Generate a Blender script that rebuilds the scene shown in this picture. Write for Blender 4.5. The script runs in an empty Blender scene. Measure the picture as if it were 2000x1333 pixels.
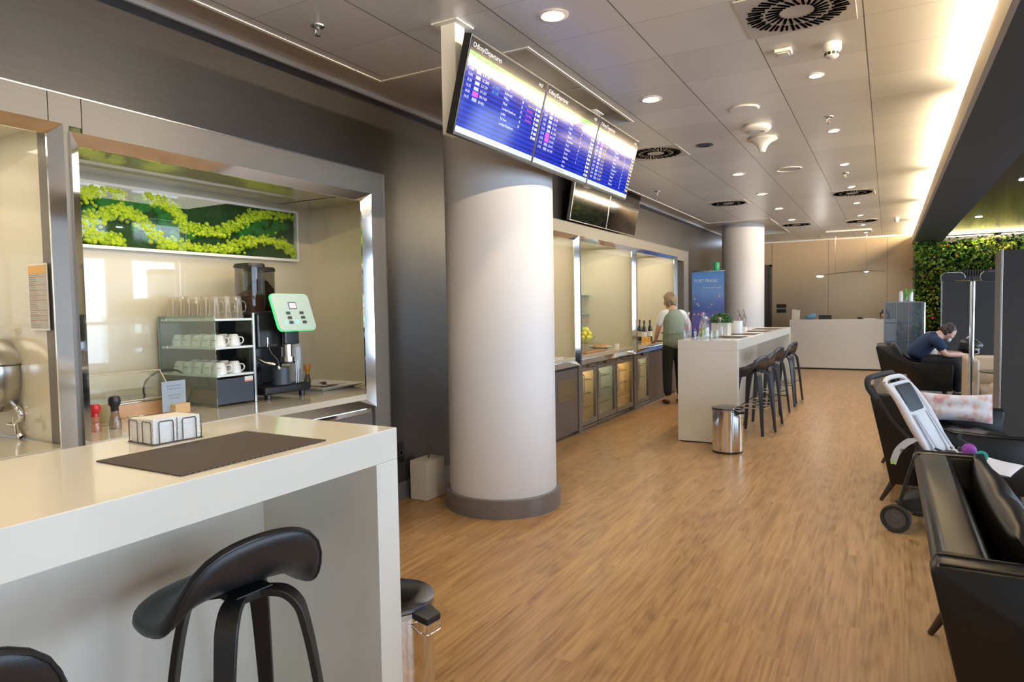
import bpy, bmesh, math, random
from mathutils import Vector, Matrix, Euler
random.seed(7)
PI = math.pi
SC = bpy.context.scene
COL = SC.collection

# ------------------------------------------------------------------ camera
FL = 1304.0; YAW, PIT, ROL = -0.5128777, -0.04938457, -0.01638868; EYE = 1.45
cy_, sy_ = math.cos(YAW), math.sin(YAW)
F_ = Vector((sy_*math.cos(PIT), cy_*math.cos(PIT), math.sin(PIT)))
r0_ = Vector((cy_, -sy_, 0)); u0_ = r0_.cross(F_)
R_ = r0_*math.cos(ROL) + u0_*math.sin(ROL); U_ = -r0_*math.sin(ROL) + u0_*math.cos(ROL)
cd = bpy.data.cameras.new('camera'); cam = bpy.data.objects.new('camera', cd); COL.objects.link(cam)
cd.sensor_width = 36; cd.lens = FL/2000*36; cd.clip_start = .05; cd.clip_end = 200
cam.matrix_world = Matrix(((R_.x, U_.x, -F_.x, 0), (R_.y, U_.y, -F_.y, 0), (R_.z, U_.z, -F_.z, EYE), (0, 0, 0, 1)))
SC.camera = cam
def at(x, y, X=None, Y=None, Z=None):
    """point of the place seen at photo pixel (x, y) on the plane X=, Y= or Z="""
    d = R_*((x-1000)/FL) - U_*((y-666.5)/FL) + F_
    t = X/d.x if X is not None else Y/d.y if Y is not None else (Z-EYE)/d.z
    return Vector((0, 0, EYE)) + d*t

# ------------------------------------------------------------------ light
w = bpy.data.worlds.new('sky'); SC.world = w; w.use_nodes = True
w.node_tree.nodes['Background'].inputs[0].default_value = (.61, .78, 1, 1)
w.node_tree.nodes['Background'].inputs[1].default_value = 7.5
vs = SC.view_settings; vs.view_transform = 'Standard'; vs.look = 'None'; vs.gamma = 1; vs.use_curve_mapping = False
vs.exposure = 0.5
SC.cycles.max_bounces = 8; SC.cycles.diffuse_bounces = 4; SC.cycles.glossy_bounces = 4
SC.cycles.transparent_max_bounces = 16; SC.cycles.sample_clamp_indirect = 6
SC.cycles.caustics_reflective = False; SC.cycles.caustics_refractive = False
def light(kind, name, loc, rot, energy, color, size=.1, size_y=None, **k):
    l = bpy.data.lights.new(name, kind); l.energy = energy; l.color = color
    if kind == 'AREA':
        l.shape = 'RECTANGLE'; l.size = size; l.size_y = size_y or size
    if kind == 'SPOT': l.shadow_soft_size = size; l.spot_size = k.get('angle', 1.9); l.spot_blend = .8
    if kind == 'POINT': l.shadow_soft_size = size
    o = bpy.data.objects.new(name, l); o.location = loc; o.rotation_euler = rot; COL.objects.link(o)
    if k.get('portal'): l.cycles.is_portal = True
    return o
XL, XR, YB, YF, ZC = -3.24, 5.2, -4.5, 17.0, 2.92
WIN = [(-4.0, 2.0), (-1.6, 2.0), (.8, 2.0), (3.2, 2.0), (5.6, 2.0), (8.0, 2.0), (10.4, 2.0), (12.8, 2.0)]     # right wall: start, width along Y
WZ0, WZ1 = .45, 2.6
BWIN = []                       # wall behind the camera
for a, b in WIN:
    light('AREA', 'window_daylight', (XR+.12, a+b/2, (WZ0+WZ1)/2), (0, PI/2, 0), 1, (1, 1, 1), WZ1-WZ0, b, portal=True)
for a, b in BWIN:
    light('AREA', 'window_daylight', (a+b/2, YB-.12, (WZ0+WZ1)/2), (PI/2, 0, 0), 1, (1, 1, 1), b, WZ1-WZ0, portal=True)

# ------------------------------------------------------------------ materials
MATS = {}
def nt(m): return m.node_tree.nodes, m.node_tree.links
def mat(name, col, rough=.5, metal=0, coat=0, spec=.5, emit=None, es=0, **k):
    if name in MATS: return MATS[name]
    m = bpy.data.materials.new(name); m.use_nodes = True; MATS[name] = m
    p = m.node_tree.nodes['Principled BSDF']; I = p.inputs
    I['Base Color'].default_value = (*col, 1); I['Roughness'].default_value = rough; I['Metallic'].default_value = metal
    I['Coat Weight'].default_value = coat; I['Coat Roughness'].default_value = k.get('coatr', .03)
    I['Specular IOR Level'].default_value = spec
    if k.get('sheen'): I['Sheen Weight'].default_value = k['sheen']
    if emit: I['Emission Color'].default_value = (*emit, 1); I['Emission Strength'].default_value = es
    N, L = nt(m)
    if k.get('noise'):                       # (scale, amount, bump, (sx,sy,sz))
        sc, amt, bump, st = k['noise']
        tc = N.new('ShaderNodeTexCoord'); mp = N.new('ShaderNodeMapping'); mp.inputs['Scale'].default_value = st
        nz = N.new('ShaderNodeTexNoise'); nz.inputs['Scale'].default_value = sc; nz.inputs['Detail'].default_value = 5
        L.new(tc.outputs['Object'], mp.inputs[0]); L.new(mp.outputs[0], nz.inputs[0])
        mx = N.new('ShaderNodeMix'); mx.data_type = 'RGBA'
        mx.inputs[6].default_value = (*[c*(1-amt) for c in col], 1); mx.inputs[7].default_value = (*[min(1, c*(1+amt)) for c in col], 1)
        L.new(nz.outputs['Fac'], mx.inputs[0]); L.new(mx.outputs[2], I['Base Color'])
        if bump:
            b = N.new('ShaderNodeBump'); b.inputs['Strength'].default_value = bump; b.inputs['Distance'].default_value = .01
            L.new(nz.outputs['Fac'], b.inputs['Height']); L.new(b.outputs[0], I['Normal'])
    return m
def glass(name, tint=(.9, .96, .93), refl=1.0, body=0.0, bodycol=(.8, .9, .85)):
    if name in MATS: return MATS[name]
    m = bpy.data.materials.new(name); m.use_nodes = True; MATS[name] = m
    N, L = nt(m); N.clear()
    out = N.new('ShaderNodeOutputMaterial'); tr = N.new('ShaderNodeBsdfTransparent'); gl = N.new('ShaderNodeBsdfGlossy')
    tr.inputs[0].default_value = (*tint, 1); gl.inputs['Roughness'].default_value = .02
    fr = N.new('ShaderNodeFresnel'); ge = N.new('ShaderNodeNewGeometry'); mr = N.new('ShaderNodeMapRange'); mr.inputs[3].default_value = 1.5; mr.inputs[4].default_value = 1/1.5; L.new(ge.outputs['Backfacing'], mr.inputs[0]); L.new(mr.outputs[0], fr.inputs[0])
    mu = N.new('ShaderNodeMath'); mu.operation = 'MULTIPLY'; mu.inputs[1].default_value = refl
    mx = N.new('ShaderNodeMixShader'); L.new(fr.outputs[0], mu.inputs[0]); L.new(mu.outputs[0], mx.inputs[0])
    src = tr
    if body:
        df = N.new('ShaderNodeBsdfDiffuse'); df.inputs[0].default_value = (*bodycol, 1)
        m2 = N.new('ShaderNodeMixShader'); m2.inputs[0].default_value = body
        L.new(tr.outputs[0], m2.inputs[1]); L.new(df.outputs[0], m2.inputs[2]); src = m2
    L.new(src.outputs[0], mx.inputs[1]); L.new(gl.outputs[0], mx.inputs[2]); L.new(mx.outputs[0], out.inputs[0])
    return m
def math_(N, L, op, a, b=None, c=None):
    n = N.new('ShaderNodeMath'); n.operation = op
    for i, v in enumerate((a, b, c)):
        if v is None: continue
        if hasattr(v, 'is_linked') or hasattr(v, 'links'): L.new(v, n.inputs[i])
        else: n.inputs[i].default_value = v
    return n.outputs[0]
def ramp(N, L, src, stops):
    r = N.new('ShaderNodeValToRGB'); e = r.color_ramp.elements
    e[0].position, e[0].color = stops[0][0], (*stops[0][1], 1)
    e[1].position, e[1].color = stops[-1][0], (*stops[-1][1], 1)
    for p, c in stops[1:-1]:
        x = e.new(p); x.color = (*c, 1)
    L.new(src, r.inputs[0]); return r.outputs[0]

def wood_floor():
    m = mat('oak_floor', (.5, .3, .14), .3, coat=.0, spec=.5)
    N, L = nt(m); p = N['Principled BSDF']
    tc = N.new('ShaderNodeTexCoord'); sp = N.new('ShaderNodeSeparateXYZ'); L.new(tc.outputs['Object'], sp.inputs[0])
    x, y = sp.outputs[0], sp.outputs[1]
    row = math_(N, L, 'FLOOR', math_(N, L, 'DIVIDE', x, .092))
    wn = N.new('ShaderNodeTexWhiteNoise'); wn.noise_dimensions = '1D'; L.new(row, wn.inputs['W'])
    yy = math_(N, L, 'ADD', math_(N, L, 'DIVIDE', y, .95), math_(N, L, 'MULTIPLY', wn.outputs[0], 7.3))
    cell = math_(N, L, 'FLOOR', yy)
    cb = N.new('ShaderNodeCombineXYZ'); L.new(row, cb.inputs[0]); L.new(cell, cb.inputs[1])
    w2 = N.new('ShaderNodeTexWhiteNoise'); w2.noise_dimensions = '2D'; L.new(cb.outputs[0], w2.inputs['Vector'])
    # grain
    off = math_(N, L, 'MULTIPLY', w2.outputs[0], 31.0)
    cg = N.new('ShaderNodeCombineXYZ'); L.new(math_(N, L, 'MULTIPLY', x, 60.0), cg.inputs[0]); L.new(math_(N, L, 'MULTIPLY', y, 2.2), cg.inputs[1]); L.new(off, cg.inputs[2])
    n1 = N.new('ShaderNodeTexNoise'); n1.inputs['Scale'].default_value = 1.0; n1.inputs['Detail'].default_value = 6; n1.inputs['Roughness'].default_value = .62; n1.inputs['Distortion'].default_value = .6
    L.new(cg.outputs[0], n1.inputs[0])
    cg2 = N.new('ShaderNodeCombineXYZ'); L.new(math_(N, L, 'MULTIPLY', x, 9.0), cg2.inputs[0]); L.new(math_(N, L, 'MULTIPLY', y, .9), cg2.inputs[1]); L.new(off, cg2.inputs[2])
    wv = N.new('ShaderNodeTexWave'); wv.wave_type = 'RINGS'; wv.inputs['Scale'].default_value = 1.6; wv.inputs['Distortion'].default_value = 9; wv.inputs['Detail'].default_value = 2; wv.inputs['Detail Scale'].default_value = .8
    L.new(cg2.outputs[0], wv.inputs[0])
    g = math_(N, L, 'ADD', math_(N, L, 'MULTIPLY', n1.outputs[0], .85), math_(N, L, 'MULTIPLY', wv.outputs['Fac'], .10))
    c = ramp(N, L, g, [(.28, (.26, .135, .046)), (.42, (.40, .228, .090)), (.54, (.49, .292, .122)), (.74, (.58, .375, .17))])
    hs = N.new('ShaderNodeHueSaturation'); L.new(c, hs.inputs['Color'])
    L.new(math_(N, L, 'ADD', math_(N, L, 'MULTIPLY', w2.outputs[0], .16), .80), hs.inputs['Value'])
    L.new(hs.outputs[0], p.inputs['Base Color'])
    L.new(math_(N, L, 'ADD', math_(N, L, 'MULTIPLY', n1.outputs[0], .16), .23), p.inputs['Roughness'])
    b = N.new('ShaderNodeBump'); b.inputs['Strength'].default_value = .12; b.inputs['Distance'].default_value = .003
    L.new(g, b.inputs['Height']); L.new(b.outputs[0], p.inputs['Normal'])
    return m
def ceiling_tiles():
    m = mat('satin_ceiling', (.55, .52, .48), .34, metal=.25)
    N, L = nt(m); p = N['Principled BSDF']
    tc = N.new('ShaderNodeTexCoord'); sp = N.new('ShaderNodeSeparateXYZ'); L.new(tc.outputs['Object'], sp.inputs[0])
    def seam(s, off, wdt):
        f = math_(N, L, 'FRACT', math_(N, L, 'DIVIDE', math_(N, L, 'ADD', s, off), .5335))
        return math_(N, L, 'LESS_THAN', math_(N, L, 'MULTIPLY', f, .5335), wdt)
    sx = seam(sp.outputs[0], 10+.145-10*0+.533*40-10, .006)
    sy = seam(sp.outputs[1], .5335*40-4.486, .0035)
    tile = N.new('ShaderNodeCombineXYZ')
    L.new(math_(N, L, 'FLOOR', math_(N, L, 'DIVIDE', math_(N, L, 'ADD', sp.outputs[0], .145+.533*40), .5335)), tile.inputs[0])
    L.new(math_(N, L, 'FLOOR', math_(N, L, 'DIVIDE', math_(N, L, 'ADD', sp.outputs[1], .5335*40-4.486), .5335)), tile.inputs[1])
    wn = N.new('ShaderNodeTexWhiteNoise'); wn.noise_dimensions = '2D'; L.new(tile.outputs[0], wn.inputs['Vector'])
    s = math_(N, L, 'MAXIMUM', sx, math_(N, L, 'MULTIPLY', sy, .55))
    mx = N.new('ShaderNodeMix'); mx.data_type = 'RGBA'; mx.inputs[7].default_value = (.10, .085, .07, 1)
    v = N.new('ShaderNodeHueSaturation'); v.inputs['Color'].default_value = (.72, .71, .70, 1)
    L.new(math_(N, L, 'ADD', math_(N, L, 'MULTIPLY', wn.outputs[0], .10), .95), v.inputs['Value'])
    L.new(v.outputs[0], mx.inputs[6]); L.new(s, mx.inputs[0]); L.new(mx.outputs[2], p.inputs['Base Color'])
    # each tile hangs at its own very slight tilt
    nrm = N.new('ShaderNodeCombineXYZ')
    w3 = N.new('ShaderNodeSeparateColor'); L.new(wn.outputs['Color'], w3.inputs[0])
    L.new(math_(N, L, 'MULTIPLY', math_(N, L, 'SUBTRACT', w3.outputs[0], .5), .012), nrm.inputs[0])
    L.new(math_(N, L, 'MULTIPLY', math_(N, L, 'SUBTRACT', w3.outputs[1], .5), .012), nrm.inputs[1])
    ge = N.new('ShaderNodeNewGeometry'); va = N.new('ShaderNodeVectorMath'); va.operation = 'ADD'
    L.new(ge.outputs['Normal'], va.inputs[0]); L.new(nrm.outputs[0], va.inputs[1])
    vn = N.new('ShaderNodeVectorMath'); vn.operation = 'NORMALIZE'; L.new(va.outputs[0], vn.inputs[0]); L.new(vn.outputs[0], p.inputs['Normal'])
    return m
M_floor = wood_floor(); M_ceil = ceiling_tiles()
M_margin = mat('painted_margin', (.62, .57, .52), .35, spec=.5)
M_dark = mat('dark_veneer', (.052, .047, .045), .32, noise=(60, .25, .0, (.3, .12, 2.5)))
M_band = mat('taupe_laminate', (.17, .155, .135), .35, noise=(70, .12, .0, (.3, .1, 2)))
M_niche = mat('cream_back_painted_glass', (.62, .56, .42), .25, coat=1.0, coatr=.02)
M_chrome = mat('polished_steel', (.80, .80, .80), .07, metal=1)
M_steel = mat('brushed_steel', (.55, .54, .52), .25, metal=1)
M_counter = mat('cream_stone', (.66, .60, .48), .12, coat=.6)
M_bar = mat('gloss_cream_laminate', (.80, .755, .65), .18, coat=.35, coatr=.04)
M_far = mat('beige_veneer', (.44, .34, .23), .45, noise=(40, .07, .0, (.3, .3, 1)))
M_white = mat('white_paint', (.78, .76, .73), .5)
M_col = mat('column_plaster', (.70, .69, .69), .42, spec=.3, noise=(14, .015, .0, (1, 1, 1)))
M_black = mat('black_plastic', (.015, .015, .016), .35)
M_blackgl = mat('black_gloss', (.008, .008, .009), .06, coat=.5)
M_leather = mat('black_leather', (.007, .0065, .006), .29, spec=.42, noise=(160, .3, .05, (1, 1, 1)))
M_stool = mat('stool_leather', (.018, .018, .02), .38, spec=.5, noise=(220, .2, .06, (1, 1, 1)))
M_leg = mat('black_ash', (.012, .011, .011), .4)
M_brownleg = mat('dark_walnut', (.05, .028, .015), .4)
M_glass = glass('clear_glass', (.96, .985, .97), 1.0)
M_glassG = glass('greenish_shelf_glass', (.90, .96, .93), 1.2, .10, (.75, .84, .78))
M_edge = mat('glass_edge_green', (.22, .42, .34), .15)
M_smoke = glass('smoked_glass', (.52, .50, .46), 1.2)
M_porc = mat('white_porcelain', (.85, .85, .83), .15, coat=.5)
M_red = mat('red_plastic', (.6, .02, .03), .3)
M_mesh = None

# ------------------------------------------------------------------ mesh helpers
def nb(): return bmesh.new()
def merge(bm, t):
    me = bpy.data.meshes.new('t'); t.to_mesh(me); t.free(); bm.from_mesh(me); bpy.data.meshes.remove(me)
def box(bm, lo, hi, bev=0, seg=2, mtx=None, mi=0):
    t = bmesh.new(); bmesh.ops.create_cube(t, size=1)
    lo, hi = Vector(lo), Vector(hi); c, s = (lo+hi)/2, hi-lo
    for v in t.verts: v.co = Vector((v.co.x*s.x, v.co.y*s.y, v.co.z*s.z))+c
    if bev: bmesh.ops.bevel(t, geom=t.edges[:], offset=bev, segments=seg, affect='EDGES', profile=.5)
    if mtx: t.transform(mtx)
    for f in t.faces: f.material_index = mi
    merge(bm, t); return bm
def prism(bm, pts, a, b, axis='y', bev=0, seg=2, mi=0):
    """polygon pts extruded along axis from a to b; pts are the two other coordinates in order"""
    t = bmesh.new()
    def P(p, q):
        return {'y': (p[0], q, p[1]), 'x': (q, p[0], p[1]), 'z': (p[0], p[1], q)}[axis]
    A = [t.verts.new(P(p, a)) for p in pts]; B = [t.verts.new(P(p, b)) for p in pts]
    n = len(pts); t.faces.new(A); t.faces.new(B[::-1])
    for i in range(n): t.faces.new((A[i], B[i], B[(i+1) % n], A[(i+1) % n]))
    bmesh.ops.recalc_face_normals(t, faces=t.faces)
    if bev: bmesh.ops.bevel(t, geom=[e for e in t.edges], offset=bev, segments=seg, affect='EDGES', profile=.5)
    for f in t.faces: f.material_index = mi
    merge(bm, t); return bm
def lathe(bm, prof, c=(0, 0, 0), n=32, axis='z', sx=1, sy=1, mtx=None):
    """prof: list of (radius, height)"""
    t = bmesh.new(); rings = []
    for r, h in prof:
        if r < 1e-6: rings.append([t.verts.new((0, 0, h))])
        else: rings.append([t.verts.new((r*sx*math.cos(2*PI*i/n), r*sy*math.sin(2*PI*i/n), h)) for i in range(n)])
    for a, b in zip(rings, rings[1:]):
        for i in range(n):
            j = (i+1) % n
            if len(a) == 1 and len(b) == 1: continue
            if len(a) == 1: t.faces.new((a[0], b[i], b[j]))
            elif len(b) == 1: t.faces.new((a[i], a[j], b[0]))
            else: t.faces.new((a[i], a[j], b[j], b[i]))
    bmesh.ops.recalc_face_normals(t, faces=t.faces)
    if axis == 'x': t.transform(Matrix.Rotation(PI/2, 4, 'Y'))
    if axis == 'y': t.transform(Matrix.Rotation(-PI/2, 4, 'X'))
    if mtx: t.transform(mtx)
    bmesh.ops.translate(t, verts=t.verts, vec=Vector(c)); merge(bm, t); return bm
def cyl(bm, c, r, h, n=32, axis='z', bev=0, **k):
    b = bev or min(r, h)*.02
    return lathe(bm, [(0, 0), (r-b, 0), (r, b), (r, h-b), (r-b, h), (0, h)], c, n, axis, **k)
def smoothpts(pts, k=4):
    P = [Vector(p) for p in pts]; out = []
    for i in range(len(P)-1):
        p0, p1, p2, p3 = P[max(i-1, 0)], P[i], P[i+1], P[min(i+2, len(P)-1)]
        for j in range(k):
            t = j/k; out.append(.5*((2*p1)+(p2-p0)*t+(2*p0-5*p1+4*p2-p3)*t*t+(3*p1-p0-3*p2+p3)*t**3))
    out.append(P[-1]); return out
def tube(bm, pts, r, n=8, closed=False, k=0, flat=None, up=None):
    """tube through pts; r number or list; flat=(w,t) gives a rectangular strap section"""
    if k: 
        if isinstance(r, (list, tuple)):
            rr = smoothpts([(a, 0, 0) for a in r], k); r = [a.x for a in rr]
        pts = smoothpts(pts, k)
    P = [Vector(p) for p in pts]; N_ = len(P); t = bmesh.new(); rings = []
    prev = None
    for i, p in enumerate(P):
        if closed: d = P[(i+1) % N_]-P[i-1]
        else: d = P[min(i+1, N_-1)]-P[max(i-1, 0)]
        if d.length < 1e-9: d = Vector((0, 0, 1))
        d.normalize()
        if up is not None: a = Vector(up)
        elif prev is None: a = Vector((0, 0, 1)) if abs(d.z) < .9 else Vector((1, 0, 0))
        else: a = prev
        a = (a-d*a.dot(d)); a.normalize(); prev = a; b = d.cross(a)
        ri = r[i] if isinstance(r, (list, tuple)) else r
        if flat:
            wd, th = flat; ring = [t.verts.new(p+a*(th/2*sa)+b*(wd/2*sb)) for sa, sb in ((1, 1), (1, -1), (-1, -1), (-1, 1))]
        else: ring = [t.verts.new(p+(a*math.cos(2*PI*q/n)+b*math.sin(2*PI*q/n))*ri) for q in range(n)]
        rings.append(ring)
    m = len(rings[0])
    rng = range(N_) if closed else range(N_-1)
    for i in rng:
        A, B = rings[i], rings[(i+1) % N_]
        for q in range(m): t.faces.new((A[q], A[(q+1) % m], B[(q+1) % m], B[q]))
    if not closed: t.faces.new(rings[0][::-1]); t.faces.new(rings[-1])
    bmesh.ops.recalc_face_normals(t, faces=t.faces); merge(bm, t); return bm
def ball(bm, c, r, s=(1, 1, 1), sub=2, mtx=None):
    t = bmesh.new(); bmesh.ops.create_icosphere(t, subdivisions=sub, radius=r)
    for v in t.verts: v.co = Vector((v.co.x*s[0], v.co.y*s[1], v.co.z*s[2]))
    if mtx: t.transform(mtx)
    bmesh.ops.translate(t, verts=t.verts, vec=Vector(c)); merge(bm, t); return bm
def obj(name, bm, m, parent=None, smooth=True, ang=38, loc=None, rot=None, mats=None):
    me = bpy.data.meshes.new(name)
    if isinstance(bm, bpy.types.Mesh): me = bm
    else: bm.to_mesh(me); bm.free()
    me.materials.clear()
    for q in (mats or [m]): me.materials.append(q)
    if smooth:
        for p in me.polygons: p.use_smooth = True
        me.set_sharp_from_angle(angle=math.radians(ang))
    o = bpy.data.objects.new(name, me); COL.objects.link(o)
    if smooth and ang == 38:
        wn_ = o.modifiers.new('even_normals', 'WEIGHTED_NORMAL'); wn_.keep_sharp = True; wn_.weight = 50
    if parent: o.parent = parent
    if loc is not None: o.location = loc
    if rot is not None: o.rotation_euler = rot
    return o
def tag(o, label, cat, group=None, kind=None):
    if label: o['label'] = label
    if cat: o['category'] = cat
    if group: o['group'] = group
    if kind: o['kind'] = kind
    return o
def thing(name, label, cat, loc=(0, 0, 0), rz=0, group=None):
    o = bpy.data.objects.new(name, None); COL.objects.link(o); o.empty_display_size = .1
    o.location = loc; o.rotation_euler = (0, 0, rz); return tag(o, label, cat, group)
def struct(name, bm, m, parent=None, **k):
    o = obj(name, bm, m, parent, **k)
    if not parent: o['kind'] = 'structure'
    return o
def dup(root, loc, rz=None, label=None, group=None):
    r = root.copy(); COL.objects.link(r); r.location = loc
    if rz is not None: r.rotation_euler = (0, 0, rz)
    if label: r['label'] = label
    if group: r['group'] = group
    for ch in list(root.children):
        c = ch.copy(); COL.objects.link(c); c.parent = r
        for g in list(ch.children):
            d = g.copy(); COL.objects.link(d); d.parent = c
    return r
def text_mesh(lines, size, xs=0, align='LEFT', gap=1.35, font_extr=0):
    """flat lettering in the xy plane, one mesh; lines: list of strings"""
    cu = bpy.data.curves.new('t', 'FONT'); cu.body = '\n'.join(lines); cu.size = size; cu.align_x = align
    cu.space_line = gap; cu.resolution_u = 2
    o = bpy.data.objects.new('t', cu); COL.objects.link(o)
    me = bpy.data.meshes.new_from_object(o); bpy.data.objects.remove(o); bpy.data.curves.remove(cu); return me
def add_text(bm, lines, size, M, align='LEFT', gap=1.35, sx=1):
    me = text_mesh(lines, size, align=align, gap=gap)
    me.transform(M @ Matrix.Diagonal((sx, 1, 1, 1))); bm.from_mesh(me); bpy.data.meshes.remove(me)

# ================================================================== THE SETTING
ZT = 3.0
b = nb(); box(b, (XL-1.2, YB, -.1), (XR, YF+.6, 0)); struct('floor', b, M_floor, smooth=False)
# ceiling: main field of satin tiles, with the higher painted margin round it
b = nb()
for x0, x1, y0, y1 in ((-2.85, .40, YB, 3.4), (-1.78, .40, 3.4, 5.2), (-2.85, .40, 5.2, 12.3), (-1.78, .40, 12.3, 15.0), (-2.85, .40, 15.0, YF)):
    box(b, (x0, y0, ZC), (x1, y1, ZC+.04))
struct('ceiling', b, M_ceil, smooth=False)
b = nb(); box(b, (XL-.3, YB, ZT), (1.0, YF, ZT+.08)); struct('trim_1', b, M_margin, smooth=False)
b = nb()     # pale edge strip hanging round the tile field
def strip(x0, x1, y0, y1): box(b, (x0, y0, ZC-.004), (x1, y1, ZT))
strip(-2.87, -2.85, YB, 3.4); strip(-2.87, -1.78, 3.4, 3.42); strip(-1.80, -1.78, 3.42, 5.18); strip(-2.87, -1.78, 5.18, 5.2)
strip(-2.87, -2.85, 5.2, 12.3); strip(-2.87, -1.78, 12.3, 12.32); strip(-1.80, -1.78, 12.3, 15); strip(-2.87, -1.78, 14.98, 15)
struct('trim_2', b, M_white, smooth=False)
b = nb(); box(b, (XL, YB, ZT-.03), (XL+.02, YF, ZT)); box(b, (XL, YF-.02, ZC-.03), (.4, YF, ZC)); struct('trim_3', b, M_white, smooth=False)
# left wall, with openings where the buffet niches are set into it
N2 = (5.6, 11.22); NX = -4.05; NZ0, NZ1 = .82, 2.29
for y0, y1, z0 in ((YB, -2.3, 0), (-2.3, 3.640, NZ1), (3.640, 5.45, 0), (5.45, 10.98, NZ1), (10.98, 11.45, 2.22), (11.45, YF, 0)):
    b = nb(); box(b, (XL-.015, y0, z0), (XL, y1, ZT)); struct('wall_left', b, M_dark, smooth=False)
b = nb(); box(b, (XL, 3.66, 0), (XL+.012, 5.2, .13)); box(b, (XL, 11.75, 0), (XL+.012, YF, .13)); struct('baseboard_left', b, mat('grey_skirting', (.16, .15, .15), .3), smooth=False)
# far wall
b = nb(); box(b, (XL, YF, 0), (.47, YF+.15, ZC))
struct('wall_far', b, M_far, smooth=False)
b = nb()
for x in (-2.42, -1.2, -.02): box(b, (x, YF-.003, 0), (x+.008, YF, ZC-.03))
struct('trim_4', b, mat('seam_brown', (.16, .12, .08), .5), smooth=False)
b = nb(); box(b, (-2.85, YF-.02, 0), (-2.47, YF, 2.33)); box(b, (-2.47, YF-.05, 0), (-2.42, YF, 2.38)); box(b, (-2.9, YF-.05, 2.33), (-2.42, YF, 2.38))
door = struct('door_1', b, mat('grey_door', (.11, .105, .10), .3, metal=.4), smooth=False)
# lounge end wall behind the planting
b = nb(); box(b, (.47, YF-.05, 0), (XR, YF+.15, 2.8)); struct('wall_lounge', b, mat('grey_green_wall', (.16, .15, .12), .5), smooth=False)
# right wall and wall behind, with real window openings
def windowed(name, edges, z0, z1, mk):
    b = nb(); mk(b); return struct(name, b, M_white, smooth=False)
def rightwall(b):
    ys = [YB]+[v for a, w_ in WIN for v in (a, a+w_)]+[YF+.2]
    for i in range(0, len(ys), 2): box(b, (XR, ys[i], 0), (XR+.15, ys[i+1], ZT))
    for a, w_ in WIN: box(b, (XR, a, 0), (XR+.15, a+w_, WZ0)); box(b, (XR, a, WZ1), (XR+.15, a+w_, ZT))
windowed('wall_right', 0, 0, 0, rightwall)
def backwall(b):
    xs = [XL-1]+[v for a, w_ in BWIN for v in (a, a+w_)]+[XR+.2]
    for i in range(0, len(xs), 2): box(b, (xs[i], YB-.15, 0), (xs[i+1], YB, ZT))
    for a, w_ in BWIN: box(b, (a, YB-.15, 0), (a+w_, YB, WZ0)); box(b, (a, YB-.15, WZ1), (a+w_, YB, ZT))
windowed('wall_back', 0, 0, 0, backwall)
M_frame = mat('window_frame_grey', (.35, .35, .36), .4)
for i, (a, w_) in enumerate(WIN):
    b = nb()
    for y in (a, a+w_*.62, a+w_-.06): box(b, (XR+.02, y, WZ0), (XR+.09, y+.06, WZ1))
    for z in (WZ0, 1.25, WZ1-.06): box(b, (XR+.02, a, z), (XR+.09, a+w_, z+.06))
    struct('window_%d' % (i+1), b, M_frame, smooth=False)
for i, (a, w_) in enumerate(BWIN):
    b = nb()
    for x in (a, a+w_*.5, a+w_-.06): box(b, (x, YB-.09, WZ0), (x+.06, YB-.02, WZ1))
    for z in (WZ0, WZ1-.06): box(b, (a, YB-.09, z), (a+w_, YB-.02, z+.06))
    struct('window_%d' % (i+1+len(WIN)), b, M_frame, smooth=False)
# dark soffit beam on the right with its light cove, then the lounge ceiling
M_soffit = mat('dark_soffit', (.045, .045, .048), .5)
b = nb(); box(b, (.47, YB, 2.70), (.985, YF, 2.80)); box(b, (.93, YB, 2.80), (.985, YF, 3.0)); struct('trim_5', b, M_soffit, smooth=False)
b = nb(); box(b, (.44, YB, 2.70), (.47, YF, 2.86)); struct('trim_6', b, mat('cove_lip', (.36, .30, .23), .4), smooth=False)
def copper():
    m = mat('copper_slats', (.24, .145, .05), .16, metal=.8)
    N, L = nt(m); p = N['Principled BSDF']
    tc = N.new('ShaderNodeTexCoord'); sp = N.new('ShaderNodeSeparateXYZ'); L.new(tc.outputs['Object'], sp.inputs[0])
    f = math_(N, L, 'FRACT', math_(N, L, 'DIVIDE', sp.outputs[1], .2))
    s = math_(N, L, 'LESS_THAN', f, .05)
    mx = N.new('ShaderNodeMix'); mx.data_type = 'RGBA'; mx.inputs[6].default_value = (.27, .17, .06, 1); mx.inputs[7].default_value = (.04, .02, .01, 1)
    L.new(s, mx.inputs[0]); L.new(mx.outputs[2], p.inputs['Base Color']); return m
b = nb(); box(b, (.985, YB, 2.78), (XR, 16.55, 2.84)); struct('ceiling_lounge', b, copper(), smooth=False)
b = nb(); box(b, (.985, 16.55, 3.05), (XR, YF+.1, 3.1)); box(b, (.985, 16.50, 2.84), (XR, 16.55, 3.1)); struct('trim_7', b, M_white, smooth=False)
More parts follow.
